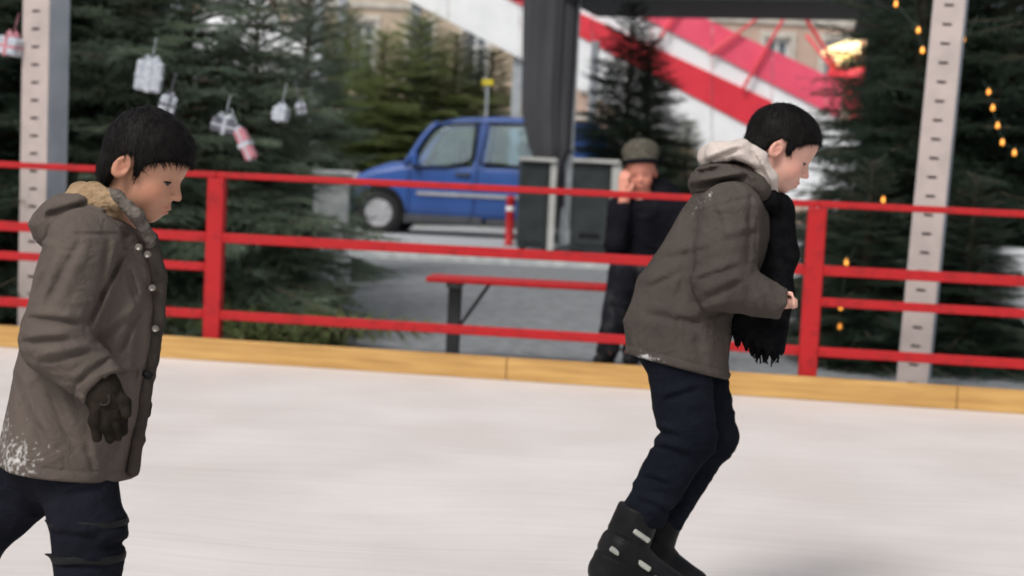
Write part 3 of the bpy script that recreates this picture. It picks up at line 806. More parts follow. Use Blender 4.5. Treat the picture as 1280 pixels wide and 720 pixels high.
# ------------------------------------------------------------------ huts added as a dark backdrop behind the firs, white tent at the right
def backing_hut(px0, px1, depth, H, label, m_, dd=2.5):  # added hut, there to keep the gaps between the firs dark
    a, c_ = at(px0, 300, depth), at(px1, 300, depth); wd = c_[0] - a[0]; b = np.array([(a[0] + c_[0]) / 2, depth, float(zg(depth)) ])
    root = thing('backing_hut', label, 'backing_hut', b); n = int(wd / .22)
    g = MB(); g.box((0, dd / 2 + .03, H / 2), (wd, dd, H)); g.build('hut_body', m_, root)
    for i in range(n):
        g = MB(); g.box((-wd / 2 + (i + .5) * wd / n, 0, H / 2), (wd / n - .008, .045, H - .01), bev=.004); g.build('plank', m_, root)
    g = MB(); g.prism([(-wd / 2 - .2, -.25, H + .002), (-wd / 2 - .2, dd + .25, H + .002), (-wd / 2 - .2, dd / 2, H + .9)], (wd + .4, 0, 0)); g.build('roof', M['slate'], root)
backing_hut(-330, 75, 15.5, 4.3, 'added dark backing hut hidden behind the firs beside the thick upright', M['backing_hut'])
backing_hut(1120, 1500, 20.0, 3.4, 'added dark backing hut hidden behind the fir with amber lights', M['backing_hut'])
b = at(1272, 440, 10.7); b[2] = float(zg(10.7))
root = thing('covered_crate', 'dark crate half covered by a white tarpaulin under the fir branches', 'crate', b, -.1)
for i in range(5):
    for k in range(2):
        g = MB(); g.box((0, -.30 + .6 * k, .06 + i * .165), (.72, .03, .15), bev=.006); g.build('slat', M['backing_hut'], root)
for sx in (-.33, .33):
    g = MB(); g.box((sx, 0, .41), (.05, .56, .82)); g.build('side', M['backing_hut'], root)
V = []; F = []; n = 60
for i, (z, k) in enumerate(((.36, 1.07), (.50, 1.05), (.66, 1.035), (.80, 1.03), (.845, .98), (.86, .6), (.862, .0))):
    for j in range(n):
        a = 2 * math.pi * j / n; ca, sa = math.cos(a), math.sin(a); q = 1 / max(abs(ca) / .38, abs(sa) / .34)
        f_ = k + (.02 * math.sin(11 * a) + .015 * math.sin(23 * a + 1)) * (1 if z < .84 else 0) * (.9 - z) * 2
        V.append((q * ca * f_, q * sa * f_, z + (.03 * math.sin(5 * a) + .02 * math.sin(13 * a) if i == 0 else 0)))
for i in range(6):
    for j in range(n): F.append((i * n + j, i * n + (j + 1) % n, (i + 1) * n + (j + 1) % n, (i + 1) * n + j))
link('tarpaulin', new_mesh('tarpaulin', V, F, True), M['tarp'], root)

b = at(292, 300, 27.0); b[2] = float(zg(27.0)) + .06
root = thing('market_tent', 'tall white market tent behind the firs and the concrete pillar', 'tent', b, .1)
for sx in (-1, 1):
    for sy in (-1, 1):
        g = MB(); g.box((sx * 1.35, sy * 1.35, 1.45), (.08, .08, 2.9)); g.build('leg', M['alu'], root)
g = MB(); g.add([(-1.5, -1.5, 2.9), (1.5, -1.5, 2.9), (1.5, 1.5, 2.9), (-1.5, 1.5, 2.9), (-.55, -.55, 3.7), (.55, -.55, 3.7), (.55, .55, 3.7), (-.55, .55, 3.7), (0, 0, 5.2)],
    [(0, 1, 5, 4), (1, 2, 6, 5), (2, 3, 7, 6), (3, 0, 4, 7), (4, 5, 8), (5, 6, 8), (6, 7, 8), (7, 4, 8), (3, 2, 1, 0)]); g.build('roof', M['white'], root)
for k in range(4):
    a = k * math.pi / 2; ax_ = [(math.cos(a), math.sin(a), 0), (-math.sin(a), math.cos(a), 0), (0, 0, 1)]
    g = MB(); g.box(np.array(ax_[1]) * -1.505 + UPV * 2.74, (3.0, .02, .34), ax_); g.build('valance', M['white'], root)

# ------------------------------------------------------------------ blue van
def van():
    b = at(600, 295, 24.0); b[2] = float(zg(24.0)) + .06
    root = thing('van', 'blue compact van with grey bumpers parked on the pavement', 'van', b, R_(-4))
    SV = 77.0; X = lambda px: (px - 600) / SV; Z = lambda py: (293 - py) / SV - .0
    # stations along the length: x, sill, belt, roof, half width at belt, half width at roof
    st = [(438, .42, .62, .64, .60, .50), (441, .28, .72, .80, .74, .62), (452, .24, .86, .93, .82, .70), (478, .22, .98, 1.08, .85, .74), (502, .22, 1.04, 1.17, .86, .76),
          (512, .22, 1.06, 1.24, .86, .75), (530, .22, 1.07, 1.55, .86, .70), (548, .22, 1.08, 1.78, .86, .68), (575, .22, 1.08, 1.87, .86, .68), (620, .22, 1.09, 1.91, .86, .69),
          (680, .22, 1.09, 1.91, .86, .69), (735, .22, 1.08, 1.88, .86, .69), (750, .26, 1.07, 1.80, .84, .68), (756, .36, 1.05, 1.60, .82, .68)]
    V = []; F = []
    for (px, s0, be, ro, w1, w2) in st:                    # lower body up to the waistline; the bonnet keeps its crown
        x = X(px); mid = (s0 + be) / 2; tz = ro if px < 505 else be + .03; cw = w2 if px < 505 else w1 - .04
        half = [(w1 * .80, s0), (w1 * .97, s0 + .05), (w1, mid), (w1 * .985, be - .03), (w1 * .965, be + .0), (cw * .95, be + (tz - be) * .7), (cw * .7, tz - .004), (cw * .35, tz)]
        rg = [(x, -y, z) for y, z in half] + [(x, y, z) for y, z in half[::-1]]
        V += rg; n = len(rg)
    for i in range(len(st) - 1):
        for k in range(n): F.append((i * n + k, i * n + (k + 1) % n, (i + 1) * n + (k + 1) % n, (i + 1) * n + k))
    F.append(tuple(range(n))[::-1]); F.append(tuple((len(st) - 1) * n + k for k in range(n)))
    body = link('body', new_mesh('body', V, [f[::-1] for f in F], True), M['van'], root)
    sm = body.modifiers.new('sub', 'SUBSURF'); sm.levels = 2; sm.render_levels = 2
    V = []; F = []                                           # roof shell
    rs = [(546, 1.765), (556, 1.82), (575, 1.872), (620, 1.912), (680, 1.912), (735, 1.885), (750, 1.81)]
    for px, ro in rs:
        half = [(.725, ro - .115), (.725, ro - .075), (.66, ro - .022), (.40, ro), (.0, ro + .004)]
        top = [(X(px), -y, z) for y, z in half] + [(X(px), y, z) for y, z in half[:-1][::-1]]
        bot = [(X(px), .68, ro - .10), (X(px), .0, ro - .05), (X(px), -.68, ro - .10)]
        V += top + bot; n = len(top) + 3
    for i in range(len(rs) - 1):
        for k in range(n): F.append((i * n + k, (i + 1) * n + k, (i + 1) * n + (k + 1) % n, i * n + (k + 1) % n))
    F.append(tuple(range(n))); F.append(tuple((len(rs) - 1) * n + k for k in range(n))[::-1])
    link('roof', new_mesh('roof', V, F, True), M['van'], root)
    for sg in (-1, 1):
        g = MB(); g.tube([(X(511), sg * .815, 1.08), (X(519), sg * .80, 1.24), (X(530), sg * .765, 1.50), (X(541), sg * .725, 1.69), (X(549), sg * .705, 1.76)], [.05, .05, .045, .045, .05], 8); g.build('front_pillar', M['van'], root, smooth=True)
        g = MB(); g.prism([(X(593), sg * .845, 1.06), (X(607), sg * .845, 1.06), (X(612), sg * .715, 1.82), (X(597), sg * .715, 1.80)], (0, -sg * .06, 0)); g.build('door_pillar', M['van'], root)
        g = MB(); g.prism([(X(697), sg * .842, 1.06), (X(753), sg * .835, 1.06), (X(750), sg * .715, 1.78), (X(697), sg * .715, 1.83)], (0, -sg * .05, 0)); g.build('rear_quarter', M['van'], root)
    g = MB(); g.prism([(X(753), -.80, 1.05), (X(753), .80, 1.05), (X(749), .69, 1.78), (X(749), -.69, 1.78)], (-.04, 0, 0)); g.build('tailgate', M['van'], root)
    for sx, sy in ((572, -.38), (572, .38), (655, 0)):
        g = MB(); wy = .46 if sx == 572 else 1.3
        g.box((X(sx), sy, 1.16), (.14, wy, .42), bev=.05); g.box((X(sx), sy, 1.45), (.11, .24, .19), bev=.04); g.build('seat', M['vandark'], root)
    g = MB(); ca_ = [(X(538) + .10 * math.cos(a), -.38 + .19 * math.sin(a), 1.16 + .16 * math.cos(a)) for a in np.linspace(0, 6.2832, 17)]
    g.tube(ca_, .016, 6); g.build('steering_wheel', M['dark'], root)
    # side windows: panels laid 6 mm proud of the side, leaning with it
    def yside(z, be=1.08, ro=1.89):
        return -np.interp(z, [.4, 1.08, 1.08 + .81 * .45, 1.08 + .81 * .88], [.86, .847, .79, .715])
    def pane(name, poly, m_, off=.008, th=.012, par=root, side=-1):
        g = MB(); n = len(poly)
        if name == 'window_seal':
            P = [np.array((X(px), -side * (yside(Z(py)) - .002), Z(py))) for px, py in poly]; g.tube(P + [P[0]], .017, 6); return g.build(name, m_, par)
        Vv = [(X(px), -side * (yside(Z(py)) - off), Z(py)) for px, py in poly] + [(X(px), -side * (yside(Z(py)) + th), Z(py)) for px, py in poly]
        g.add(Vv, [tuple(range(n)), tuple(range(n, 2 * n))[::-1]] + [(i, n + i, n + (i + 1) % n, (i + 1) % n) for i in range(n)])
        return g.build(name, m_, par)
    for sd_ in (-1, 1):
        fr = pane('window_seal', [(522, 213), (527, 196), (537, 175), (548, 163), (560, 158), (597, 155), (595, 198), (588, 206), (560, 211)], M['dark'], .006, side=sd_)
        pane('window', [(526, 209), (530, 196), (540, 177), (550, 166), (562, 161), (593, 158.5), (591, 197), (584, 203), (560, 207.5)], M['cabglass'], .004, par=fr, side=sd_)
        fr = pane('window_seal', [(602, 205), (606, 176), (609, 155), (665, 153), (700, 154), (700, 206)], M['dark'], .006, side=sd_)
        pane('window', [(606, 202), (609.5, 178), (612, 158), (664, 156), (696, 157), (696, 203)], M['cabglass'], .004, par=fr, side=sd_)
    g = MB(); dr = [(517, 215), (524, 190), (534, 172), (546, 160), (560, 154), (600, 152), (599, 215), (596, 262), (590, 278), (518, 278)]
    P = [np.array((X(x), float(yside(Z(y))) - .012, Z(y))) for x, y in dr]; g.tube(P + [P[0]], .006, 5); g.build('door', M['dark'], root)
    g = MB(); g.box((X(582), -.875, Z(218)), (.24, .04, .045), bev=.01); g.build('door_handle', M['vandark'], root)
    g = MB(); g.box((X(600), -.868, Z(243)), (1.9, .03, .055), bev=.01); g.build('side_strip', M['rim'], root)
    g = MB(); g.box((X(560), -.80, Z(274)), (1.25, .13, .14), bev=.02); g.box((X(632), -.80, Z(275)), (.5, .12, .12), bev=.02); g.build('sill', M['vandark'], root)
    g = MB(); g.box((X(447), 0, .50), (.22, 1.52, .42), bev=.06); g.build('front_bumper', M['vandark'], root)
    g = MB(); g.box((X(752), 0, .50), (.2, 1.55, .34), bev=.06); g.build('rear_bumper', M['vandark'], root)
    for sg in (-1, 1):
        g = MB(); g.box((X(449), sg * .60, .86), (.13, .30, .15), bev=.03); g.build('headlight', M['rim'], root)
        g = MB(); g.box((X(524), sg * .93, 1.18), (.10, .16, .20), bev=.03); g.build('mirror', M['van'], root)
    # windscreen
    g = MB(); n = 4
    for sg in (1,):
        V = []
        for px, z in ((513.5, 1.22), (528.5, 1.52), (544.5, 1.745)): V += [(X(px) - .012, -.66 + .07 * (z - 1.2), z + .012), (X(px) - .012, .66 - .07 * (z - 1.2), z + .012), (X(px) + .02, .66 - .07 * (z - 1.2), z - .02), (X(px) + .02, -.66 + .07 * (z - 1.2), z - .02)]
        g.add(V, [(0, 1, 5, 4), (4, 5, 9, 8), (0, 4, 7, 3), (4, 8, 11, 7), (1, 2, 6, 5), (5, 6, 10, 9), (0, 3, 2, 1), (8, 9, 10, 11), (3, 7, 6, 2), (7, 11, 10, 6)])
    g.build('windscreen', M['cabglass'], root)
    for wx in (X(482), X(690)):
        for sg in (-1, 1):
            g = MB(); g.lathe([(.41, sg * .70), (.41, sg * .865), (.39, sg * .875)], (wx, 0, .345), 28, axis=1); g.build('wheel_arch', M['dark'], root)
            g = MB(); g.lathe([(.20, sg * .72), (.30, sg * .71), (.315, sg * .74), (.32, sg * .86), (.30, sg * .885), (.215, sg * .885), (.21, sg * .86)], (wx, 0, .32), 32, axis=1)
            wl = g.build('wheel', M['tyre'], root, smooth=True)
            g = MB(); g.lathe([(.218, sg * .862), (.215, sg * .884), (.17, sg * .876), (.05, sg * .892), (.0, sg * .893)], (wx, 0, .32), 32, axis=1)
            for k in range(8):
                a = k * math.pi / 4; g.box((wx + .135 * math.cos(a), sg * .884, .32 + .135 * math.sin(a)), (.13, .02, .045), [(math.cos(a), 0, math.sin(a)), (0, 1, 0), (-math.sin(a), 0, math.cos(a))])
            g.build('hubcap', M['rim'], wl)
van()

# ------------------------------------------------------------------ fir trees
def fir_mesh(seed, H=3.6, R=1.35, nb=250, bare=.12):
    r = np.random.default_rng(seed); g = MB()
    g.tube([(0, 0, -.05), (.01, 0, H * .35), (0, .01, H * .7), (0, 0, H)], [.075 * H / 3.6, .055 * H / 3.6, .03, .006], 8)
    TP, TD, TL = [], [], []                       # twigs: base, direction, length
    for i in range(nb):
        f = (i + r.random()) / nb; z = bare + (H - bare - .05) * (f ** 1.15)
        az = i * 2.39996 + r.normal(0, .25); L = R * (1 - (z / H)) ** .78 * (.72 + .45 * r.random()) + .10
        up = np.interp(z / H, [0, .5, 1], [.02, .25, .9]) + r.normal(0, .07)
        dh = np.array([math.cos(az), math.sin(az), 0]); sd_ = np.array([-math.sin(az), math.cos(az), 0])
        bend = r.normal(0, .06)
        def P(t): return np.array([0, 0, z]) + dh * L * t + sd_ * bend * L * t * t + np.array([0, 0, 1.0]) * L * (up * t - .42 * t * t + .22 * t ** 3)
        g.tube([P(0), P(.4), P(.75), P(1)], [.014 * (L / R) + .005, .009, .006, .003], 4, cap=False)
        nt_ = max(5, int(L / .062))
        for j in range(nt_ + 1):
            t = .12 + .88 * j / nt_; p = P(t); tg = P(min(1.02, t + .05)) - P(t - .02); tg /= np.linalg.norm(tg)
            if j == nt_: TP.append(p); TD.append(tg); TL.append(.13); continue
            for sg in (-1, 1):
                a = .95 + r.normal(0, .14); d = tg * math.cos(a) + sd_ * sg * math.sin(a) + np.array([0, 0, r.normal(-.10, .16)])
                d /= np.linalg.norm(d); l = (.50 * L * (1 - t) * (.6 + .5 * r.random()) + .09) * min(1, .55 + t * 2)
                TP.append(p); TD.append(d); TL.append(l)
                if l > .2:
                    for q in (.4, .7):
                        for s2 in (-1, 1):
                            c2 = np.cross(d, [0, 0, 1.0]); d2 = d * .68 + c2 * s2 * .7 + np.array([0, 0, r.normal(-.05, .1)]); d2 /= np.linalg.norm(d2)
                            TP.append(p + d * l * q); TD.append(d2); TL.append(l * (1 - q) * .6 + .05)
    TP, TD, TL = np.array(TP), np.array(TD), np.array(TL)
    SPC = .0165; cnt = np.maximum(4, (TL / SPC).astype(int)); idx = np.repeat(np.arange(len(TP)), cnt)
    k = np.concatenate([np.arange(c) for c in cnt]); u = (k + r.random(len(k)) * .8) / cnt[idx]
    base = TP[idx] + TD[idx] * (TL[idx] * u)[:, None]; base[:, 2] -= .10 * (TL[idx] * u) ** 2 / .3
    side = np.cross(TD[idx], [0, 0, 1.0]); side /= np.linalg.norm(side, axis=1)[:, None] + 1e-6; upv = np.cross(side, TD[idx])
    Vs = []; nl = .030
    for sg, uu in ((-1, .15), (1, .15), (.15, .8)):
        n = len(base); d = TD[idx] * .62 + side * sg * .85 + upv * (uu + r.normal(0, .22, n))[:, None]
        d += r.normal(0, .12, d.shape); d /= np.linalg.norm(d, axis=1)[:, None]
        wv = np.cross(d, upv + .3 * side); wv /= np.linalg.norm(wv, axis=1)[:, None] + 1e-6
        ln = nl * (.7 + .6 * r.random(n))[:, None]; wd = .0032
        Vs.append(np.stack([base - wv * wd, base + wv * wd, base + d * ln], 1))
    V = np.concatenate(Vs).reshape(-1, 3); Fq = np.arange(len(V)).reshape(-1, 3)
    return g.mesh('trunk', True), new_mesh('crown', V, Fq)
FIRS = [fir_mesh(11, 3.6, 1.35, 190), fir_mesh(23, 3.2, 1.05, 170), fir_mesh(37, 3.9, 1.5, 200), fir_mesh(51, 1.25, .42, 46, .05)]
for a, c_ in FIRS: a.materials.append(M['bark']); c_.materials.append(M['needle'])
def fir(px, depth, var, sc, label, rz=0.0, m_='needle', squash=1.0, group='cut fir trees round the rink', name='fir_tree'):
    b = at(px, 300, depth); b[2] = float(zg(depth)) + (.06 if depth > 18.6 else 0)
    root = thing(name, label, 'tree', b, rz, group)
    root.scale = (sc * squash, sc * squash, sc)
    tr = link('trunk', FIRS[var][0], None, root); cr = link('crown', FIRS[var][1], None, root)
    cr.material_slots[0].link = 'OBJECT'; cr.material_slots[0].material = M[m_]
    return root
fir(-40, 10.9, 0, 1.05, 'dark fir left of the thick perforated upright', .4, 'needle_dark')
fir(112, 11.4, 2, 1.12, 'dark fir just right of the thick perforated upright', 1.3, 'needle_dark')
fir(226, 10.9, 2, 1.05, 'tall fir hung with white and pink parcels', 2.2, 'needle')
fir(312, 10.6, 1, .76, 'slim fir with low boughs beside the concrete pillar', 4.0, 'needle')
fir(20, 13.0, 2, 1.2, 'dark fir standing in front of the dark backing hut', 5.0, 'needle_dark')
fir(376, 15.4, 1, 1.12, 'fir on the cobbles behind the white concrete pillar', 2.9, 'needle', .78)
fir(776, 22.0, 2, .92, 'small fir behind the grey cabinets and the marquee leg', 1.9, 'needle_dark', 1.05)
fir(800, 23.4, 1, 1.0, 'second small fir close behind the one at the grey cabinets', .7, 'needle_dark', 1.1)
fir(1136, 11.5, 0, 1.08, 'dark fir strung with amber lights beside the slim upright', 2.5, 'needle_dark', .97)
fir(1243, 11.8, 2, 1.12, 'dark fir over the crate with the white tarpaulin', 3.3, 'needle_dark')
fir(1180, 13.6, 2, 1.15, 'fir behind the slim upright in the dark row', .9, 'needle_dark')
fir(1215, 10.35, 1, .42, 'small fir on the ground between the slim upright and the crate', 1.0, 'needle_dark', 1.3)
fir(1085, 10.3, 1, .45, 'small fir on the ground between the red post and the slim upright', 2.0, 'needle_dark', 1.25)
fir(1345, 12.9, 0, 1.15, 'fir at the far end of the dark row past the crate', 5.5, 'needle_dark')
for i, (px, d, v, s_, sq, lb) in enumerate(((470, 29, 1, 1.15, 1.6, 'light green conifer behind the bonnet of the blue van'), (515, 30, 0, 1.15, 1.5, 'light green conifer behind the windscreen of the blue van'),
        (560, 31, 2, 1.0, 1.5, 'light green conifer behind the front door of the blue van'), (605, 32, 1, 1.15, 1.6, 'light green conifer behind the rear side window of the van'),
        (425, 31, 2, 1.1, 1.2, 'tall conifer between the concrete pillar and the van bonnet'), (852, 26, 1, .66, 1.2, 'low light green conifer behind the seated man'))):
    fir(px, d, v, s_, lb, i * 1.1, 'needle_light', sq, 'light conifers beyond the pavement', 'conifer')

for i, (px, d, rz, tl, s_, lb) in enumerate(((290, 9.75, .3, 1.48, .8, 'cut fir bough lying by the red post'), (360, 9.95, 2.8, 1.48, .85, 'cut fir bough lying beneath the slim fir'), (372, 9.7, .1, 1.5, .75, 'cut fir bough lying close behind the edge board'),
        (440, 10.3, 3.3, 1.50, .75, 'cut fir bough lying in front of the concrete pillar'), (425, 9.75, 3.0, 1.50, .7, 'small cut fir bough at the bench end of the heap'), (330, 10.4, 1.2, 1.42, .9, 'cut fir bough leaning on the heap under the slim fir'))):
    o = fir(px, d, 3, s_, lb, rz, 'needle_light', 1.0, 'cut boughs heaped behind the railing', 'fir_bough')
    o['category'] = 'bough'; o.scale = (s_ * .42, s_ * 1.25, s_); o.rotation_euler = (0, tl, rz); o.location.z += .06 + .03 * (i % 3)
# ------------------------------------------------------------------ parcels, garlands and small things
def parcel(px, py, depth, w_, h_, d_, tilt, m_, mr, label):
    b = at(px, py, depth); root = thing('hanging_parcel', label, 'parcel', b, rng.uniform(-.5, .5), 'parcels hung in the firs'); root.rotation_euler[1] = tilt
    g = MB(); g.box((0, 0, 0), (w_, d_, h_), bev=.012); g.build('wrapping', m_, root)
    g = MB(); g.box((0, 0, 0), (w_ * .16, d_ + .008, h_ + .008)); g.box((0, 0, 0), (w_ + .006, d_ + .006, h_ * .14)); rb = g.build('ribbon', mr, root)
    g = MB()
    for sg in (-1, 1): g.tube([(0, 0, h_ / 2), (sg * w_ * .2, 0, h_ / 2 + w_ * .22), (sg * w_ * .34, 0, h_ / 2 + w_ * .10), (0, 0, h_ / 2 + .004)], .010, 6)
    g.tube([(0, 0, h_ / 2), (0, .03, h_ / 2 + .16)], .003, 4); g.build('bow', mr, root)
parcel(187, 96, 9.75, .17, .20, .12, .12, M['gift_white'], M['gift_white'], 'large silvery white parcel hanging in the tall fir')
parcel(209, 132, 9.72, .10, .13, .09, .25, M['gift_white'], M['gift_dark'], 'small silvery white parcel just below the large one')
parcel(279, 158, 9.8, .16, .10, .10, .2, M['gift_dark'], M['gift_white'], 'dark foil parcel with white ribbon in the tall fir')
parcel(307, 181, 9.75, .075, .22, .07, -.5, M['gift_pink'], M['gift_white'], 'long pink parcel with white bands in the tall fir')
parcel(351, 143, 10.0, .10, .10, .09, .1, M['gift_white'], M['gift_white'], 'square white parcel in the slim fir')
parcel(376, 136, 10.15, .07, .08, .06, -.2, M['gift_white'], M['gift_dark'], 'little white parcel with dark ribbon in the slim fir')
parcel(14, 58, 9.75, .17, .12, .10, .15, M['gift_white'], M['gift_pink'], 'white parcel with pink ribbon in the dark fir')
def cord(pts, label, bulbs=()):
    P = [at(*p) for p in pts]; b = P[0].copy(); root = thing('light_garland', label, 'garland', b, 0, 'amber light garlands in the firs')
    g = MB(); g.tube([p - b for p in P], .006, 5); g.build('cable', M['wire'], root)
    for q in bulbs:
        p = at(*q) - b; g = MB(); g.lathe([(.003, .026), (.009, .018), (.013, .003), (.015, -.007), (.010, -.018), (0, -.022)], p, 10); bu = g.build('bulb', M['bulb'], root, smooth=True)
        g = MB(); g.lathe([(.010, .026), (.010, .046), (.004, .05)], p, 8); g.build('socket', M['wire'], bu)
cord([(1228, 100, 10.9), (1236, 114, 10.7), (1241, 136, 10.65), (1246, 157, 10.62), (1253, 177, 10.6), (1270, 191, 10.6), (1290, 180, 10.7)], 'amber light garland hanging right of the slim upright',
     [(1236, 115, 10.7), (1241, 135, 10.65), (1247, 157, 10.62), (1253, 178, 10.6), (1268, 191, 10.6)])
cord([(1085, 20, 10.7), (1120, 5, 10.6), (1148, 38, 10.5), (1152, 62, 10.45), (1205, 49, 10.5), (1222, 20, 10.7)], 'amber light garland high up behind the slim upright',
     [(1120, 5, 10.6), (1148, 38, 10.5), (1153, 63, 10.45), (1204, 49, 10.5)])
cord([(1070, 225, 10.3), (1104, 250, 10.2), (1058, 330, 10.1), (1051, 384, 10.05), (1050, 408, 10.05), (1070, 430, 10.1)], 'amber light garland low in the fir by the red post',
     [(1104, 250, 10.2), (1058, 328, 10.1), (1051, 384, 10.05), (1050, 408, 10.05)])
b = at(607, 160, 27.0); b[2] = .26; zt = at(607, 103, 27.0)[2] - .26
root = thing('road_sign', 'small yellow sign on a thin post behind the blue van', 'sign', b)
g = MB(); g.tube([(0, 0, 0), (0, 0, zt + .02)], .025, 8); g.build('post', M['alu'], root)
g = MB(); g.box((0, -.04, zt), (.20, .012, .10), bev=.004); g.build('plate', M['yellow'], root)
# ------------------------------------------------------------------ people
def folds(P, fx, fv, fz, amp, seed=0.0, sharp=2.0):
    n = vnoise(P * np.array([fx, fv, fz]) + seed)
    n2 = vnoise(P * np.array([fx, fv, fz]) * 2.1 + seed + 9.3)
    rd = 1 - np.abs(2 * n - 1); rd2 = 1 - np.abs(2 * n2 - 1)
    return amp * (rd ** sharp - .35) + amp * .4 * (rd2 ** sharp - .35)
def crease(P, a, b, depth, width, near=True):
    """a pressed-in fold with a raised lip along it, on the side of the cloth turned to (or away from) the front"""
    k = 1 + P[:, 1] / FPX; x = 640 + (P[:, 0] - 640) / k; y = 360 + (-P[:, 2] - 360) / k
    ax_, ay = a[0], a[1]; bx, by = b[0] - ax_, b[1] - ay; l2 = bx * bx + by * by
    t = ((x - ax_) * bx + (y - ay) * by) / l2; tc = np.clip(t, 0, 1)
    e = np.hypot(x - ax_ - tc * bx, y - ay - tc * by); sg = np.sign((x - ax_) * by - (y - ay) * bx)
    s_ = e * sg; tp = np.clip(np.minimum(t, 1 - t) * 3 + .45, 0, 1)
    prof = np.exp(-(s_ / width) ** 2) - .75 * np.exp(-((s_ - 1.9 * width) / (1.5 * width)) ** 2)
    return depth * prof * tp * np.clip((-P[:, 1] if near else P[:, 1]) / 20, 0, 1)
def eyes(fig, hd, body, gaze=(.9, 0, -.35)):
    for sg in (-1, 1):
        c = hd.p([[.285, sg * .13, -.07]])[0]
        e = fig.part('eye', ball(c, .062 * hd.h, 8), M['eyew'], body)
        gz = np.array(gaze, float); gz /= np.linalg.norm(gz)
        ci = hd.p([np.array([.285, sg * .13, -.07]) + gz * .030])[0]
        fig.part('iris', ball(ci, .042 * hd.h, 8), M['iris'], body)
def brow_lash(fig, hd, body, m_):
    for sg in (-1, 1):
        g = MB(); pp = [hd.p([q])[0] for q in ((.385, sg * .055, .010), (.378, sg * .10, .027), (.348, sg * .15, .027), (.298, sg * .198, .006))]
        g.tube(pp, [.010 * hd.h, .014 * hd.h, .012 * hd.h, .004 * hd.h], 6)
        fig.solid('eyebrow', g, m_, body, True)
        g = MB(); pp = [hd.p([q])[0] for q in ((.340, sg * .075, -.078), (.357, sg * .115, -.070), (.350, sg * .155, -.072), (.318, sg * .195, -.084))]
        g.tube(pp, [.004 * hd.h, .008 * hd.h, .009 * hd.h, .005 * hd.h], 5)
        fig.solid('eyelash', g, m_, body, True)
def skate_boot(P, ank, toe_dir, k, shaft):
    """hard boot: ank = ankle point, shaft = top of the cuff, k = size"""
    a = np.array(ank, float); tx, ty = toe_dir
    heel = (a[0] - .30 * k * tx, a[1] + .42 * k - .30 * k * ty, a[2]); toe = (a[0] + .92 * k * tx, a[1] + .42 * k + .92 * k * ty, a[2])
    d = cap(P, shaft, ank, .41 * k, .44 * k)
    d = smin(d, cap(P, ank, heel, .46 * k, .36 * k), .15 * k)
    d = smin(d, cap(P, (a[0] + .15 * k * tx, a[1] + .18 * k + .15 * k * ty, a[2]), toe, .42 * k, .30 * k), .18 * k)
    d = smin(d, cap(P, heel, toe, .27 * k, .26 * k), .1 * k)
    sh = pt(shaft); an = pt(ank); ax = (sh - an) / np.linalg.norm(sh - an)
    d = smax(d, (P - sh) @ ax, .05 * k)
    # panel edges of the shell
    d = d + .035 * k * np.exp(-(((P - an) @ ax - .28 * k) / (.035 * k)) ** 2) + .03 * k * np.exp(-(((P - an) @ ax + .12 * k) / (.03 * k)) ** 2)
    return d
def skate(fig, ank, shaft, toe_dir, k, res, near_buckles=True, blade_h=.42):
    lo = (ank[0] - 1.6 * k, shaft[1] - .3 * k, ank[2] - .7 * k); hi = (ank[0] + 2.0 * k, ank[1] + 1.6 * k, ank[2] + .7 * k)
    lo = (min(lo[0], shaft[0] - .6 * k), lo[1], min(lo[2], shaft[2] - .7 * k)); hi = (max(hi[0], shaft[0] + .6 * k), hi[1], max(hi[2], shaft[2] + .7 * k))
    o = fig.part('skate', surf(lambda P: skate_boot(P, ank, toe_dir, k, shaft), grid(lo, hi, res)), M['boot'])
    tx, ty = toe_dir; base = np.array([ank[0], ank[1] + .66 * k, ank[2]])
    g = MB(); f = np.array([tx, 0, -ty]); u = np.array([ty, 0, tx])
    c = np.array(fp((base[0] + .28 * k * tx, base[1] + .28 * k * ty, base[2])))
    g.box(c - u * .06 * k, (1.5 * k, .30 * k, .10 * k), [f, (0, 1, 0), u], bev=.03 * k)
    for q in (-.42, .42): g.box(c - u * .17 * k + f * q * k, (.34 * k, .14 * k, .16 * k), [f, (0, 1, 0), u], bev=.02 * k)
    fig.solid('blade_holder', g, M['boot'], o)
    g = MB(); prof = [(-.80, -.22), (-.80, -.36), (-.72, -blade_h), (.70, -blade_h), (.90, -.34), (.92, -.22)]
    g.prism([c + f * a * k + u * b_ * k - np.array([0, .02 * k, 0]) for a, b_ in prof], (0, .04 * k, 0))
    fig.solid('blade', g, M['steel'], o)
    if near_buckles:
        sh, an = pt(shaft), pt(ank); axx = (sh - an) / np.linalg.norm(sh - an); fw = np.cross((0, 1, 0), axx); fw = fw if fw[0] * tx > 0 else -fw
        for (h_, q, l) in ((.46, .16, .36), (.02, -.18, .24), (-.02, .38, .34), (-.20, .80, .30)):
            cc = an + axx * h_ * k * (1 if h_ > 0 else 1) + fw * q * k * (1 if h_ > 0 else 1); cc[1] -= (.41 if q < .6 else .36) * k; cc[1] -= .03 * k * (q < .1)
            g = MB(); g.box(cc, (l * k, .06 * k, .10 * k), [fw * .97 - axx * .22, (0, 1, 0), axx * .97 + fw * .22], bev=.02 * k)
            fig.solid('buckle', g, M['buckle'], o)
    return o

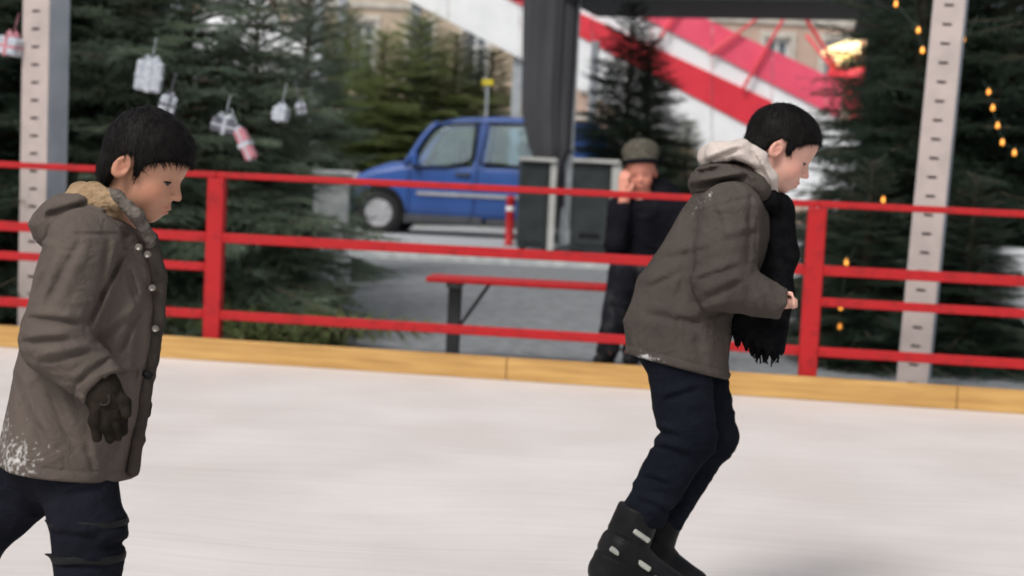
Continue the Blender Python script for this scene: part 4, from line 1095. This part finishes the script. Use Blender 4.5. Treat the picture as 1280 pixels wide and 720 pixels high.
# ---- the younger boy, brown-grey parka, gliding with his head bowed
def boy_left():
    fig = Figure(675.0, 'boy in brown parka with tan hood lining gliding behind the boy with the scarf', (100, 979, 0))
    hd = Head((177, 204, -6), 135.0, (math.cos(R_(21)), -.06, -math.sin(R_(21))), (math.sin(R_(21)), 0, math.cos(R_(21))))
    BK = .365
    def body(P):
        d = head_sdf(hd.q(P), BK) * hd.h
        d = smin(d, cap(P, (128, 300, 0), (112, 330, 0), 42, 60), 20)
        d = smin(d, loft_c(P, 315, 590, [300, 360, 450, 540, 600], [122, 122, 108, 95, 88], [48, 60, 62, 60, 52], [70, 72, 66, 66, 60]), 20)
        for sg, el, ha in ((-1, (74, 425, -98), (126, 490, -112)), (1, (138, 420, 100), (165, 485, 96))):
            d = smin(d, chain(P, [(112, 312, sg * 76), el, ha, (ha[0] + 4, ha[1] + 28, ha[2])], [30, 24, 15, 14], 8), 10)
        for lg in ([(92, 585, -34), (112, 665, -36), (108, 850, -36), (112, 905, -36), (160, 930, -36)], [(58, 585, 36), (-22, 668, 40), (-95, 800, 40), (-122, 850, 40), (-95, 905, 40)]):
            d = smin(d, chain(P, lg, [38, 30, 22, 20, 16], 8), 10)
        return d
    axx = [axis_mix(-150, 250, 96, 250, 9, 2.4), axis_mix(-150, 130, -66, 62, 9, 2.4), axis_mix(-965, -120, -300, -120, 9, 2.4)]
    V, Q = surf(body, axx)
    bo = fig.part('body', (V, Q), M['skinL'], cols=skin_tint(hd.q(V)))
    eyes(fig, hd, bo); brow_lash(fig, hd, bo, M['hair'])
    line = [[-.5, -.15, -.11, -.05, .03, .055, .10, .13, .25, .36, .5], [-.30, -.30, -.10, .045, .03, -.13, -.15, -.01, .07, .125, .145]]
    hf = lambda P: hair_sdf(hd.q(P), line, BK, .034, .009) * hd.h
    hv = surf(hf, grid((100, 115, -80), (265, 275, 75), 2.2))
    st = joinvq(strands(hv[0], hv[1], hd, 7000, .085, .18, .0036, 3), strands(hv[0], hv[1], hd, 2600, .05, .5, .0028, 13))
    fig.part('hair', joinvq(hv, st), M['hair'], bo)
    # parka
    def parka(P):
        x, z = P[:, 0], -P[:, 2]
        d = loft(P, [255, 285, 315, 345, 390, 440, 490, 530, 575, 620], [122, 124, 124, 124, 120, 112, 102, 94, 86, 84], [34, 50, 68, 77, 81, 82, 83, 84, 83, 83], [40, 62, 84, 92, 92, 88, 86, 88, 92, 94])
        d = smax(d, 268 - z, 20)
        d = d - folds(P, .018, .02, .010, 4.0, 2.0) * np.clip((z - 330) / 80, 0, 1)
        arm = smin(cap(P, (106, 306, -78), (72, 425, -100), 45, 41), cap(P, (73, 424, -100), (125, 481, -113), 39, 27), 10)
        ax_ = pt((125, 481, -113)) - pt((73, 424, -100)); ax_ /= np.linalg.norm(ax_)
        arm = smax(arm, (P - pt((127, 484, -113))) @ ax_, 4)
        arm = arm + 2.6 * np.exp(-(((P - pt((116, 470, -113))) @ ax_) / 2.2) ** 2)
        arm = arm - folds(P, .020, .02, .034, 4.2, 5.0)
        d = smin(d, arm, 7)
        d = smin(d, chain(P, [(118, 308, 78), (138, 420, 100), (164, 480, 96)], [42, 37, 26], 10), 8)
        for a, b, dp, w_ in (((38, 398), (98, 404), 5, 4), ((30, 428), (86, 424), 6, 4.5), ((52, 452), (112, 440), 6, 4.5), ((96, 478), (134, 452), 4, 3.5),
                             ((153, 318), (112, 404), 6, 4), ((100, 300), (58, 384), 4, 5), ((136, 300), (124, 372), 3.5, 4.5), ((122, 424), (176, 392), 5, 5),
                             ((146, 446), (186, 366), 5, 4.5), ((168, 470), (178, 400), 3.5, 4), ((30, 500), (60, 560), 4, 5), ((62, 486), (92, 560), 4, 6), ((160, 500), (140, 572), 4, 5),
                             ((150, 292), (160, 318), 1.8, 1.9), ((160, 318), (152, 352), 1.8, 1.9), ((90, 292), (150, 292), 1.6, 1.8), ((128, 470), (172, 462), 2.2, 1.9), ((172, 462), (170, 478), 2.0, 1.9), ((128, 470), (129, 486), 2.0, 1.9), ((66, 318), (44, 372), 4, 4), ((158, 330), (172, 380), 4, 4), ((20, 470), (34, 530), 4, 4.5), ((108, 556), (118, 590), 3, 4)):
            d = d + crease(P, a, b, dp, w_)
        d = d + 1.4 * np.exp(-((z - (563 + .128 * x)) / 1.6) ** 2) - 1.6 * (vnoise(P * .05) - .5) * (z > 400)                      # hem stitching
        d = smax(d, z - (578 + .125 * x), 5)
        d = smax(d, -cap(P, (168, 225, -4), (132, 300, 0), 34, 38), 8)
        return d
    V, Q = surf(parka, grid((-25, 235, -160), (225, 610, 145), 2.1))
    sn = np.clip(1 - np.hypot((V[:, 0] - 45) / 105, (-V[:, 2] - 568) / 85), 0, 1) * .54 + np.clip(1 - np.hypot((V[:, 0] - 15) / 30, (-V[:, 2] - 520) / 40), 0, 1) * .22
    pk = fig.part('parka', (V, Q), M['jackL'], snow=sn, label='brown parka with snow stuck to its hem')
    # hood thrown back, lined with tan fleece
    def hood(P):
        d = ell(P, (100, 278, 0), (56, 38, 88), -.30)
        d = smin(d, ell(P, (140, 300, 0), (46, 30, 84), .45), 18)
        d = d - folds(P, .03, .02, .03, 3.0, 8.0)
        d = smax(d, -ell(P, (140, 246, 0), (52, 34, 62), .35), 8)
        d = d + crease(P, (60, 304), (160, 292), 6, 5) + crease(P, (58, 270), (110, 256), 4, 5) + crease(P, (80, 288), (140, 268), 3.5, 4)
        return d
    hv_ = surf(hood, grid((30, 222, -105), (215, 350, 105), 2.4)); fig.part('hood', hv_, M['jackL'], pk, snow=np.zeros(len(hv_[0])))
    def lining(P):
        d = ell(P, (128, 262, 0), (46, 24, 64), .38)
        d = smin(d, chain(P, [(100, 238, -22), (118, 240, -46), (146, 252, -56)], [10, 11, 10], 6), 10)
        d = d - folds(P, .06, .06, .06, 1.6, 3.0)
        return smax(d, -cap(P, (170, 222, -4), (150, 275, 0), 31, 34), 6)
    fig.part('hood_lining', surf(lining, grid((70, 218, -80), (195, 310, 80), 2.2)), M['fleece'], pk)
    def collar(P):
        d = None
        for sg in (-1, 1):
            c_ = chain(P, [(118, 236, sg * 34), (146, 246, sg * 58), (170, 268, sg * 58), (186, 296, sg * 40), (196, 328, sg * 14)], [6, 7.5, 7.5, 7, 6.5], 5)
            d = c_ if d is None else smin(d, c_, 6)
        return d - folds(P, .16, .16, .16, 2.2, 6.0)
    fig.part('fleece_collar', surf(collar, grid((95, 220, -80), (215, 350, 80), 2.2)), M['fleeceg'], pk)
    def placket(P):
        d = chain(P, [(188, 298, -30), (199, 345, -26), (198, 400, -24), (190, 450, -22), (180, 500, -22), (172, 550, -22), (166, 588, -22)], [9, 9, 8, 8, 8, 8, 8], 5)
        return d - folds(P, .05, .05, .05, 1.4, 4.0)
    fig.part('placket', surf(placket, grid((150, 280, -50), (220, 605, 10), 2.2)), M['jacktrim'], pk)
    for (x, y, v) in ((173, 309, -64), (184, 318, -56), (194, 411, -36), (190, 360, -44)):
        g = MB(); g.lathe([(4.2, 4), (4.2, -1.2), (3.2, -2.4), (1.2, -1.4), (0, -1.4)], fp((x, y, v)), 14, axis=1); fig.solid('snap', g, M['button'], pk)
    g = MB(); g.tube([fp((178, 466, -30)), fp((184, 468, -32)), fp((191, 471, -33))], [3.5, 5, 3.5], 8); fig.solid('cord_toggle', g, M['dark'], pk, True)
    # knitted glove, fingers hanging
    def glove(P):
        d = cap(P, (120, 474, -113), (128, 492, -114), 23, 22, ((0, 1, 0), .8))
        d = smin(d, cap(P, (129, 492, -114), (134, 514, -114), 22, 19, ((.2, 1, 0), .62)), 6)
        for pts, rs in (([(121, 508, -124), (118, 526, -127), (121, 547, -123)], [7.2, 6.8, 5.6]),
                        ([(130, 514, -120), (133, 534, -124), (138, 549, -119)], [6.8, 6.4, 5.4]),
                        ([(138, 514, -114), (144, 533, -117), (147, 546, -111)], [6.6, 6.2, 5.2]),
                        ([(145, 510, -108), (152, 526, -109), (154, 539, -103)], [7, 6.5, 5.5]),
                        ([(146, 492, -112), (156, 503, -122), (158, 517, -126)], [8, 7, 6])):
            d = smin(d, chain(P, pts, rs, 2.5), 1.6)
        return d - folds(P, .12, .12, .12, .8, 1.0)
    gl = fig.part('glove', surf(glove, grid((90, 430, -160), (210, 562, -80), 1.5)), M['glove'])
    g = MB(); g.tube([fp((130 + 7 * math.cos(a), 499 + 7.5 * math.sin(a), -129.5)) for a in np.linspace(0, 6.2832, 17)], 1.1, 6); fig.solid('badge', g, M['jacktrim'], gl, True)
    def glove2(P):
        d = cap(P, (162, 476, 96), (168, 500, 94), 20, 19, ((0, 1, 0), .75))
        for k in range(4): d = smin(d, chain(P, [(160 + k * 5, 505, 84 + k * 6), (160 + k * 6, 524, 82 + k * 6), (158 + k * 6, 538, 82 + k * 6)], [7, 6.5, 5.5], 3), 4)
        return smin(d, chain(P, [(176, 492, 82), (184, 506, 76), (184, 518, 76)], [7, 6, 5], 3), 4)
    fig.part('glove', surf(glove2, grid((130, 450, 60), (205, 550, 125), 2.4)), M['glove'])
    # trousers
    def trousers(P):
        z = -P[:, 2]
        d = ell(P, (80, 570, 0), (72, 60, 74))
        n_ = smin(cap(P, (96, 592, -32), (112, 662, -38), 46, 44), cap(P, (112, 662, -38), (106, 850, -38), 43, 37), 8)
        f_ = smin(cap(P, (48, 588, 36), (-30, 664, 42), 48, 42), cap(P, (-30, 664, 42), (-100, 808, 42), 41, 36), 8)
        n_ = n_ - folds(P, .02, .02, .035, 3.2, 2.0); f_ = f_ - folds(P, .03, .02, .03, 3.2, 4.0)
        n_ = n_ + crease(P, (128, 684), (162, 676), 7, 5) + crease(P, (70, 668), (120, 674), 5, 5) + crease(P, (80, 620), (130, 606), 4, 5) + crease(P, (74, 705), (140, 712), 4, 5)
        f_ = f_ + crease(P, (0, 620), (40, 650), 5, 5) + crease(P, (-20, 640), (20, 672), 4, 5)
        d = smin(d, n_, 14); d = smin(d, f_, 14)
        return smax(smax(d, z - 862, 3), (566 + .125 * P[:, 0]) - z, 3)
    V, Q = surf(trousers, grid((-155, 500, -100), (180, 880, 110), 3.2))
    sn = np.clip(1 - np.hypot((V[:, 0] - 100) / 55, (-V[:, 2] - 690) / 14), 0, 1) * .35
    tr = fig.part('trousers', (V, Q), M['trous'], snow=sn)
    for y0, w_ in ((648, 4), (691, 5)):
        def strap(P):
            d = smin(cap(P, (98, 590, -34), (112, 662, -38), 47, 44), cap(P, (112, 662, -38), (106, 850, -38), 43, 37), 8) - 2.6
            d = smin(d, cap(P, (64, y0 + 1, -50), (58, y0 - 1, -52), 5, 4), 4)
            return smax(d, np.abs(-P[:, 2] - (y0 - .012 * (y0 - 360)) - 1.5 * np.sin(P[:, 0] * .09)) - w_, 2)
        fig.part('knee_pad_strap', surf(strap, grid((40, y0 - 20, -100), (185, y0 + 20, 30), 2.0)), M['dark'], tr)
    skate(fig, (108, 900, -38), (106, 828, -38), (1, 0), 62, 3.4, True, .56)
    skate(fig, (-128, 852, 42), (-100, 790, 42), (.88, .47), 62, 3.4, False, .56)
def loft_c(P, top, bot, *a):
    d = loft(P, *a); z = -P[:, 2]
    return smax(smax(d, top - z, 20), z - bot, 20)
boy_left()

# ---- the older boy, grey-brown coat, cream hood and black scarf, crouched in a stride
def boy_right():
    fig = Figure(490.0, 'boy in grey coat with cream hood and black scarf skating crouched forward', (795, 798, 0))
    hd = Head((974.5, 184, -3), 104.0, (math.cos(R_(26)), -.05, -math.sin(R_(26))), (math.sin(R_(26)), 0, math.cos(R_(26))))
    BK = .43
    def body(P):
        d = head_sdf(hd.q(P), BK) * hd.h
        d = smin(d, cap(P, (945, 228, 0), (925, 255, 0), 26, 40), 16)
        d = smin(d, loft_c(P, 240, 440, [230, 260, 300, 350, 400, 450], [915, 912, 902, 878, 855, 848], [36, 42, 48, 50, 46, 42], [44, 56, 56, 52, 50, 48]), 16)
        d = smin(d, chain(P, [(912, 268, -60), (902, 358, -78), (972, 378, -84)], [22, 18, 11], 8), 8)
        # near hand, closed loosely
        d = smin(d, cap(P, (972, 378, -84), (983, 378, -84), 10, 10, ((0, 1, 0), .7)), 4)
        for k in range(4): d = smin(d, chain(P, [(986, 372 + k * 4.4, -86), (994, 373 + k * 4.4, -91), (990, 374 + k * 4.2, -98)], [3.6, 3.3, 2.8], 1.2), 1.5)
        d = smin(d, chain(P, [(978, 368, -86), (987, 364, -93), (992, 366, -97)], [4, 3.6, 3], 1.5), 2)
        d = smin(d, chain(P, [(905, 272, 60), (880, 350, 76), (938, 388, 66), (950, 392, 64)], [22, 14, 8, 7], 8), 8)
        for lg in ([(838, 430, -24), (858, 548, -30), (784, 690, -30), (778, 722, -30), (820, 740, -30)], [(858, 430, 28), (888, 545, 32), (815, 686, 32), (810, 720, 32), (852, 738, 32)]):
            d = smin(d, chain(P, lg, [34, 26, 13, 13, 12], 8), 8)
        return d
    axx = [axis_mix(725, 1030, 920, 1030, 8, 1.9), axis_mix(-125, 130, -50, 48, 8, 1.9), axis_mix(-790, -118, -265, -118, 8, 1.9)]
    axx[0] = np.concatenate([axx[0]]); V, Q = surf(body, axx)
    bo = fig.part('body', (V, Q), M['skinR'], cols=skin_tint(hd.q(V)))
    eyes(fig, hd, bo, (.8, 0, -.5)); brow_lash(fig, hd, bo, M['hair'])
    line = [[-.5, -.17, -.12, -.05, .03, .06, .12, .15, .25, .36, .5], [-.24, -.22, -.06, .05, .04, -.08, -.10, .02, .12, .20, .235]]
    hv = surf(lambda P: hair_sdf(hd.q(P), line, BK, .028, .009) * hd.h, grid((905, 112, -62), (1045, 240, 60), 1.8))
    st = joinvq(strands(hv[0], hv[1], hd, 7000, .07, .28, .0034, 5), strands(hv[0], hv[1], hd, 2600, .05, .7, .003, 15))
    fig.part('hair', joinvq(hv, st), M['hair'], bo)
    def coat(P):
        x, z = P[:, 0], -P[:, 2]
        d = loft(P, [215, 235, 260, 300, 350, 400, 450, 490], [918, 914, 908, 897, 872, 850, 845, 845], [28, 42, 54, 66, 74, 68, 64, 64], [36, 54, 66, 70, 70, 68, 70, 70])
        d = smax(d, 226 - z, 16)
        d = d - folds(P, .016, .02, .016, 4.2, 12.0) * np.clip((z - 270) / 60, 0, 1)
        arm = smin(cap(P, (912, 268, -58), (903, 356, -82), 39, 33), cap(P, (904, 357, -82), (980, 379, -88), 31, 18), 9)
        ax_ = pt((972, 378, -88)) - pt((904, 357, -82)); ax_ /= np.linalg.norm(ax_)
        arm = smax(arm, (P - pt((981, 379, -88))) @ ax_, 3)
        arm = arm - folds(P, .03, .02, .036, 3.0, 3.0)
        d = smin(d, arm, 8)
        far = smin(cap(P, (908, 270, 58), (880, 350, 76), 34, 28), cap(P, (880, 350, 76), (938, 388, 66), 26, 19), 9)
        far = far - folds(P, .035, .02, .05, 3.4, 7.0)
        d = smin(d, far, 4)
        for a, b, dp, w_ in (((876, 348), (922, 336), 5, 4), ((884, 372), (928, 352), 5, 4), ((866, 290), (846, 384), 5, 5), ((938, 250), (936, 330), 4.5, 4), ((935, 358), (945, 392), 3.5, 3.5),
                             ((826, 326), (888, 312), 4, 4.5), ((806, 392), (884, 408), 4, 5), ((888, 246), (910, 312), 4, 4.5), ((868, 400), (912, 386), 5, 4.5), ((812, 360), (850, 340), 4, 4),
                             ((850, 270), (878, 250), 3.5, 4), ((870, 420), (880, 455), 3.5, 4.5), ((820, 410), (826, 446), 3, 4), ((905, 300), (948, 290), 3, 4), ((958, 366), (962, 396), 3, 3), ((938, 246), (946, 275), 2, 1.9), ((946, 275), (944, 320), 2, 1.9), ((880, 262), (938, 246), 1.8, 1.9), ((848, 398), (888, 404), 2.4, 1.9), ((848, 398), (847, 412), 2.2, 1.9), ((888, 404), (886, 418), 2.2, 1.9)):
            d = d + crease(P, a, b, dp * .75, w_ * 1.15)
        d = d + 1.2 * np.exp(-((z - (430 + .26 * (x - 780))) / 1.4) ** 2) - 1.6 * (vnoise(P * .06) - .5)
        d = smax(d, z - (441 + .26 * (x - 780)), 4)
        return d
    V, Q = surf(coat, grid((725, 210, -135), (1005, 490, 130), 2.0))
    x, z = V[:, 0], -V[:, 2]
    sn = np.clip(1 - np.hypot((x - 805) / 42, (z - (438 + .26 * (x - 780))) / 14), 0, 1) * .62 + np.clip(1 - np.hypot((x - 872 + .6 * (z - 254)) / 14, (z - 254) / 30), 0, 1) * .50 * (V[:, 1] < 0)
    ct = fig.part('coat', (V, Q), M['jackR'], snow=sn, label='grey-brown coat with snow along the back hem')
    def hood(P):
        d = ell(P, (902, 226, 0), (41, 25, 64), -.15)
        d = smin(d, ell(P, (935, 236, 0), (30, 22, 62), .6), 12)
        d = d - folds(P, .04, .03, .04, 2.4, 3.3)
        d = smax(d, -ell(P, (930, 204, 0), (40, 20, 46), .35), 6)
        return d + crease(P, (866, 234), (932, 222), 5, 3.5) + crease(P, (872, 216), (900, 210), 3, 3)
    hv_ = surf(hood, grid((850, 185, -80), (980, 275, 80), 1.9)); fig.part('coat_hood', hv_, M['jackR'], ct, snow=np.zeros(len(hv_[0])))
    def cream(P):
        d = None
        for sg in (-1, 1):
            c_ = chain(P, [(886, 197, sg * 14), (896, 190, sg * 40), (926, 188, sg * 52), (946, 200, sg * 50), (960, 222, sg * 44), (966, 246, sg * 26)], [10, 11, 12, 12, 10, 7], 6)
            d = c_ if d is None else smin(d, c_, 8)
        d = smin(d, cap(P, (886, 197, -14), (886, 197, 14), 12, 12), 6)
        d = smin(d, ell(P, (918, 194, 0), (34, 11, 44), .12), 10)
        d = d - folds(P, .06, .05, .07, 1.8, 5.5) + crease(P, (884, 202), (925, 186), 4, 3) + crease(P, (915, 200), (952, 214), 4, 3) + crease(P, (940, 190), (962, 232), 3.5, 3)
        return smax(d, -cap(P, (968, 190, -3), (945, 240, 0), 27, 27), 5)
    fig.part('hooded_sweatshirt', surf(cream, grid((862, 166, -75), (985, 268, 75), 1.8)), M['cream'])
    def scarf(P):
        z = -P[:, 2]
        d = None
        for sg in (-1, 1):
            c_ = chain(P, [(945, 232, sg * 36), (962, 250, sg * 36), (974, 262, sg * 16), (976, 268, 0)], [9, 12, 13, 13], 6); d = c_ if d is None else smin(d, c_, 6)
        tail = chain(P, [(972, 262, -12), (975, 320, -18), (968, 370, -26), (958, 430, -30)], [19, 20, 21, 22], 10)
        t2 = chain(P, [(962, 270, 6), (960, 330, -6), (935, 390, -24), (928, 424, -30)], [16, 18, 20, 15], 10)
        d = smin(d, smin(tail, t2, 10), 8)
        d = d - folds(P, .07, .05, .014, 3.0, 2.2)
        cut = 446 + 7 * np.sin(P[:, 0] * .55) + 3 * np.sin(P[:, 0] * 1.3 + P[:, 1] * .3) - .5 * (958 - P[:, 0]).clip(0, 60)
        return smax(d, z - cut, 2)
    sv = surf(scarf, grid((900, 215, -65), (1005, 465, 62), 1.9)); sc_ = fig.part('scarf', sv, M['scarf'])
    g = MB(); rr = random.Random(4)
    for k in range(26):
        x0 = rr.uniform(938, 974); v0 = rr.uniform(-44, -14); y0 = 438 - .5 * max(0, 958 - x0); g.tube([fp((x0, y0, v0)), fp((x0 + rr.uniform(-2, 2), y0 + 10, v0)), fp((x0 + rr.uniform(-5, 3), y0 + rr.uniform(15, 21), v0))], [1.6, 1.3, .7], 5)
    fig.solid('fringe', g, M['scarf'], sc_)
    def glove(P):
        d = cap(P, (934, 386, 67), (950, 392, 64), 15, 13, ((0, 1, 0), .75))
        for k in range(4): d = smin(d, chain(P, [(956, 386 + k * 5, 60 + k), (966, 390 + k * 5, 56 + k), (966, 396 + k * 5, 50 + k)], [4.6, 4.2, 3.8], 2), 2.5)
        return smin(d, chain(P, [(950, 380, 58), (960, 378, 52), (966, 382, 48)], [4.8, 4.4, 3.8], 2), 2.5)
    fig.part('glove', surf(glove, grid((915, 365, 30), (985, 425, 90), 1.7)), M['glove'])
    def jeans(P):
        z = -P[:, 2]
        d = ell(P, (848, 425, 0), (56, 50, 62))
        a = smin(cap(P, (845, 440, -26), (860, 546, -32), 41, 34), cap(P, (860, 548, -32), (786, 672, -32), 33, 25), 8)
        b = smin(cap(P, (862, 440, 30), (888, 542, 34), 41, 34), cap(P, (888, 544, 34), (820, 664, 34), 33, 24), 8)
        a = a - folds(P, .02, .02, .05, 3.0, 2.5); b = b - folds(P, .02, .02, .05, 3.0, 6.5)
        a = a + crease(P, (816, 558), (862, 570), 5, 4) + crease(P, (818, 538), (850, 546), 4, 4) + crease(P, (795, 625), (840, 640), 4, 4) + crease(P, (830, 500), (872, 486), 4, 4) + crease(P, (805, 596), (835, 606), 4, 3.5)
        d = smin(d, a, 10); d = smin(d, b, 10)
        return smax(smax(d, z - (650 + .3 * (P[:, 0] - 800) + 14 * (P[:, 1] > 0)), 3), (428 + .26 * (P[:, 0] - 780)) - z, 3)
    V, Q = surf(jeans, grid((755, 380, -85), (940, 700, 85), 2.4))
    sn = np.clip(1 - np.hypot((V[:, 0] - 868) / 14, (-V[:, 2] - 550) / 45), 0, 1) * .28
    fig.part('jeans', (V, Q), M['jeans'], snow=sn)
    skate(fig, (778, 690, -32), (800, 636, -32), (.97, .24), 66, 2.4, True, .62)
    skate(fig, (812, 690, 34), (834, 634, 34), (.97, .24), 62, 2.6, False, .62)
boy_right()

# ---- the man on the bench, cheek on his hand
def man():
    fig = Figure(195.0, 'man in black anorak and olive knit cap sitting on the red bench', (800, 462, 0))
    hd = Head((801, 213, 0), 54.0, (-.12, -1.0, -.22), (-.06, -.22, 1.0))
    def body(P):
        d = head_sdf(hd.q(P), .42) * hd.h
        d = smin(d, loft_c(P, 238, 360, [235, 255, 300, 350], [804, 806, 808, 808], [20, 34, 30, 32], [15, 20, 20, 22], [6, 8, 12, 14]), 8)
        d = smin(d, chain(P, [(779, 256, 2), (772, 306, -20), (780, 250, -19)], [11, 9, 6], 4), 4)
        d = smin(d, cap(P, (780, 250, -19), (781, 234, -18), 6, 8, ((0, 1, 0), .55)), 2)
        for k in range(4): d = smin(d, chain(P, [(775 + k * 3.1, 233, -19 - k), (775 + k * 3.1, 223, -20 - k), (778 + k * 3.1, 213 + abs(k - 1) * 2, -19 - k)], [2.0, 1.9, 1.6], .6), .8)
        d = smin(d, chain(P, [(786, 240, -20), (790, 234, -21), (791, 227, -20)], [2.2, 2, 1.7], .8), 1)
        d = smin(d, chain(P, [(840, 258, 6), (849, 306, -8), (827, 326, -38), (814, 329, -54)], [10, 8, 6, 6], 4), 4)
        for sg in (-1, 1): d = smin(d, chain(P, [(806 + sg * 15, 348, 10), (796 + sg * 17, 340, -78), (775 + sg * 16, 436, -72), (771 + sg * 16, 448, -88)], [16, 12, 8, 7], 5), 4)
        return d
    axx = [axis_mix(755, 865, 774, 828, 3, .8), axis_mix(-110, 45, -32, 28, 3, .8), axis_mix(-466, -180, -262, -180, 3, .8)]
    V, Q = surf(body, axx); bo = fig.part('body', (V, Q), M['skinM'], cols=skin_tint(hd.q(V)))
    eyes(fig, hd, bo, (.95, 0, -.2)); brow_lash(fig, hd, bo, M['hair'])
    line = [[-.5, -.05, .2, .5], [-.12, -.02, .06, .10]]
    def cap_(P):
        d = hair_sdf(hd.q(P), [[-.5, 0, .5], [.0, .12, .24]], .42, .065, 0.0) * hd.h
        return smin(d, ell(P, (801, 190, 3), (24, 17, 22)), 6)
    ca = fig.part('knit_cap', surf(cap_, grid((764, 155, -42), (838, 228, 45), 1.0)), M['beanie'])
    def band(P):
        Qh = hd.q(P); d = hair_sdf(Qh, [[-.5, 0, .5], [.0, .12, .24]], .42, .085, 0.0); return smax(d, Qh[:, 2] - np.interp(Qh[:, 0], [-.5, 0, .5], [.10, .23, .36]), .02) * hd.h
    fig.part('cap_band', surf(band, grid((764, 165, -42), (838, 232, 45), 1.0)), M['mjack'], ca)
    def anorak(P):
        d = loft_c(P, 236, 352, [232, 246, 262, 300, 350], [806, 808, 810, 810, 808], [18, 36, 46, 42, 42], [14, 22, 26, 26, 28], [8, 8, 8, 12, 14])
        d = smin(d, smin(cap(P, (776, 260, 4), (770, 308, -22), 16, 14), cap(P, (770, 306, -22), (778, 262, -22), 13, 9.5), 4), 4)
        d = smin(d, smin(cap(P, (846, 258, 6), (850, 308, -8), 17, 15), cap(P, (850, 308, -8), (828, 326, -38), 14, 11), 4), 4)
        d = smin(d, ell(P, (826, 244, 14), (26, 20, 20), .5), 10)
        d = d - folds(P, .07, .07, .06, 1.6, 3.0)
        return smax(d, -cap(P, (800, 215, -2), (802, 250, 2), 13, 15), 3)
    fig.part('anorak', surf(anorak, grid((748, 208, -60), (872, 365, 50), 1.3)), M['mjack'])
    def trousers(P):
        d = ell(P, (806, 346, 10), (34, 18, 28))
        for sg in (-1, 1): d = smin(d, smin(cap(P, (806 + sg * 15, 344, 6), (796 + sg * 17, 338, -78), 20, 17), cap(P, (796 + sg * 17, 339, -78), (775 + sg * 16, 440, -72), 17, 13), 4), 4)
        return smax(d - folds(P, .07, .07, .07, 1.5, 2.0), -P[:, 2] - 446, 2)
    fig.part('trousers', surf(trousers, grid((735, 305, -115), (860, 460, 48), 1.6)), M['mjean'])
    for sg in (-1, 1):
        def shoe(P): return smax(smin(cap(P, (775 + sg * 16, 434, -72), (774 + sg * 16, 446, -74), 11, 10), cap(P, (774 + sg * 16, 447, -72), (768 + sg * 18, 450, -104), 10, 8), 4), -P[:, 2] - 458, 1)
        fig.part('shoe', surf(shoe, grid((735, 420, -125), (815, 466, -50), 1.6)), M['dark'])
man()
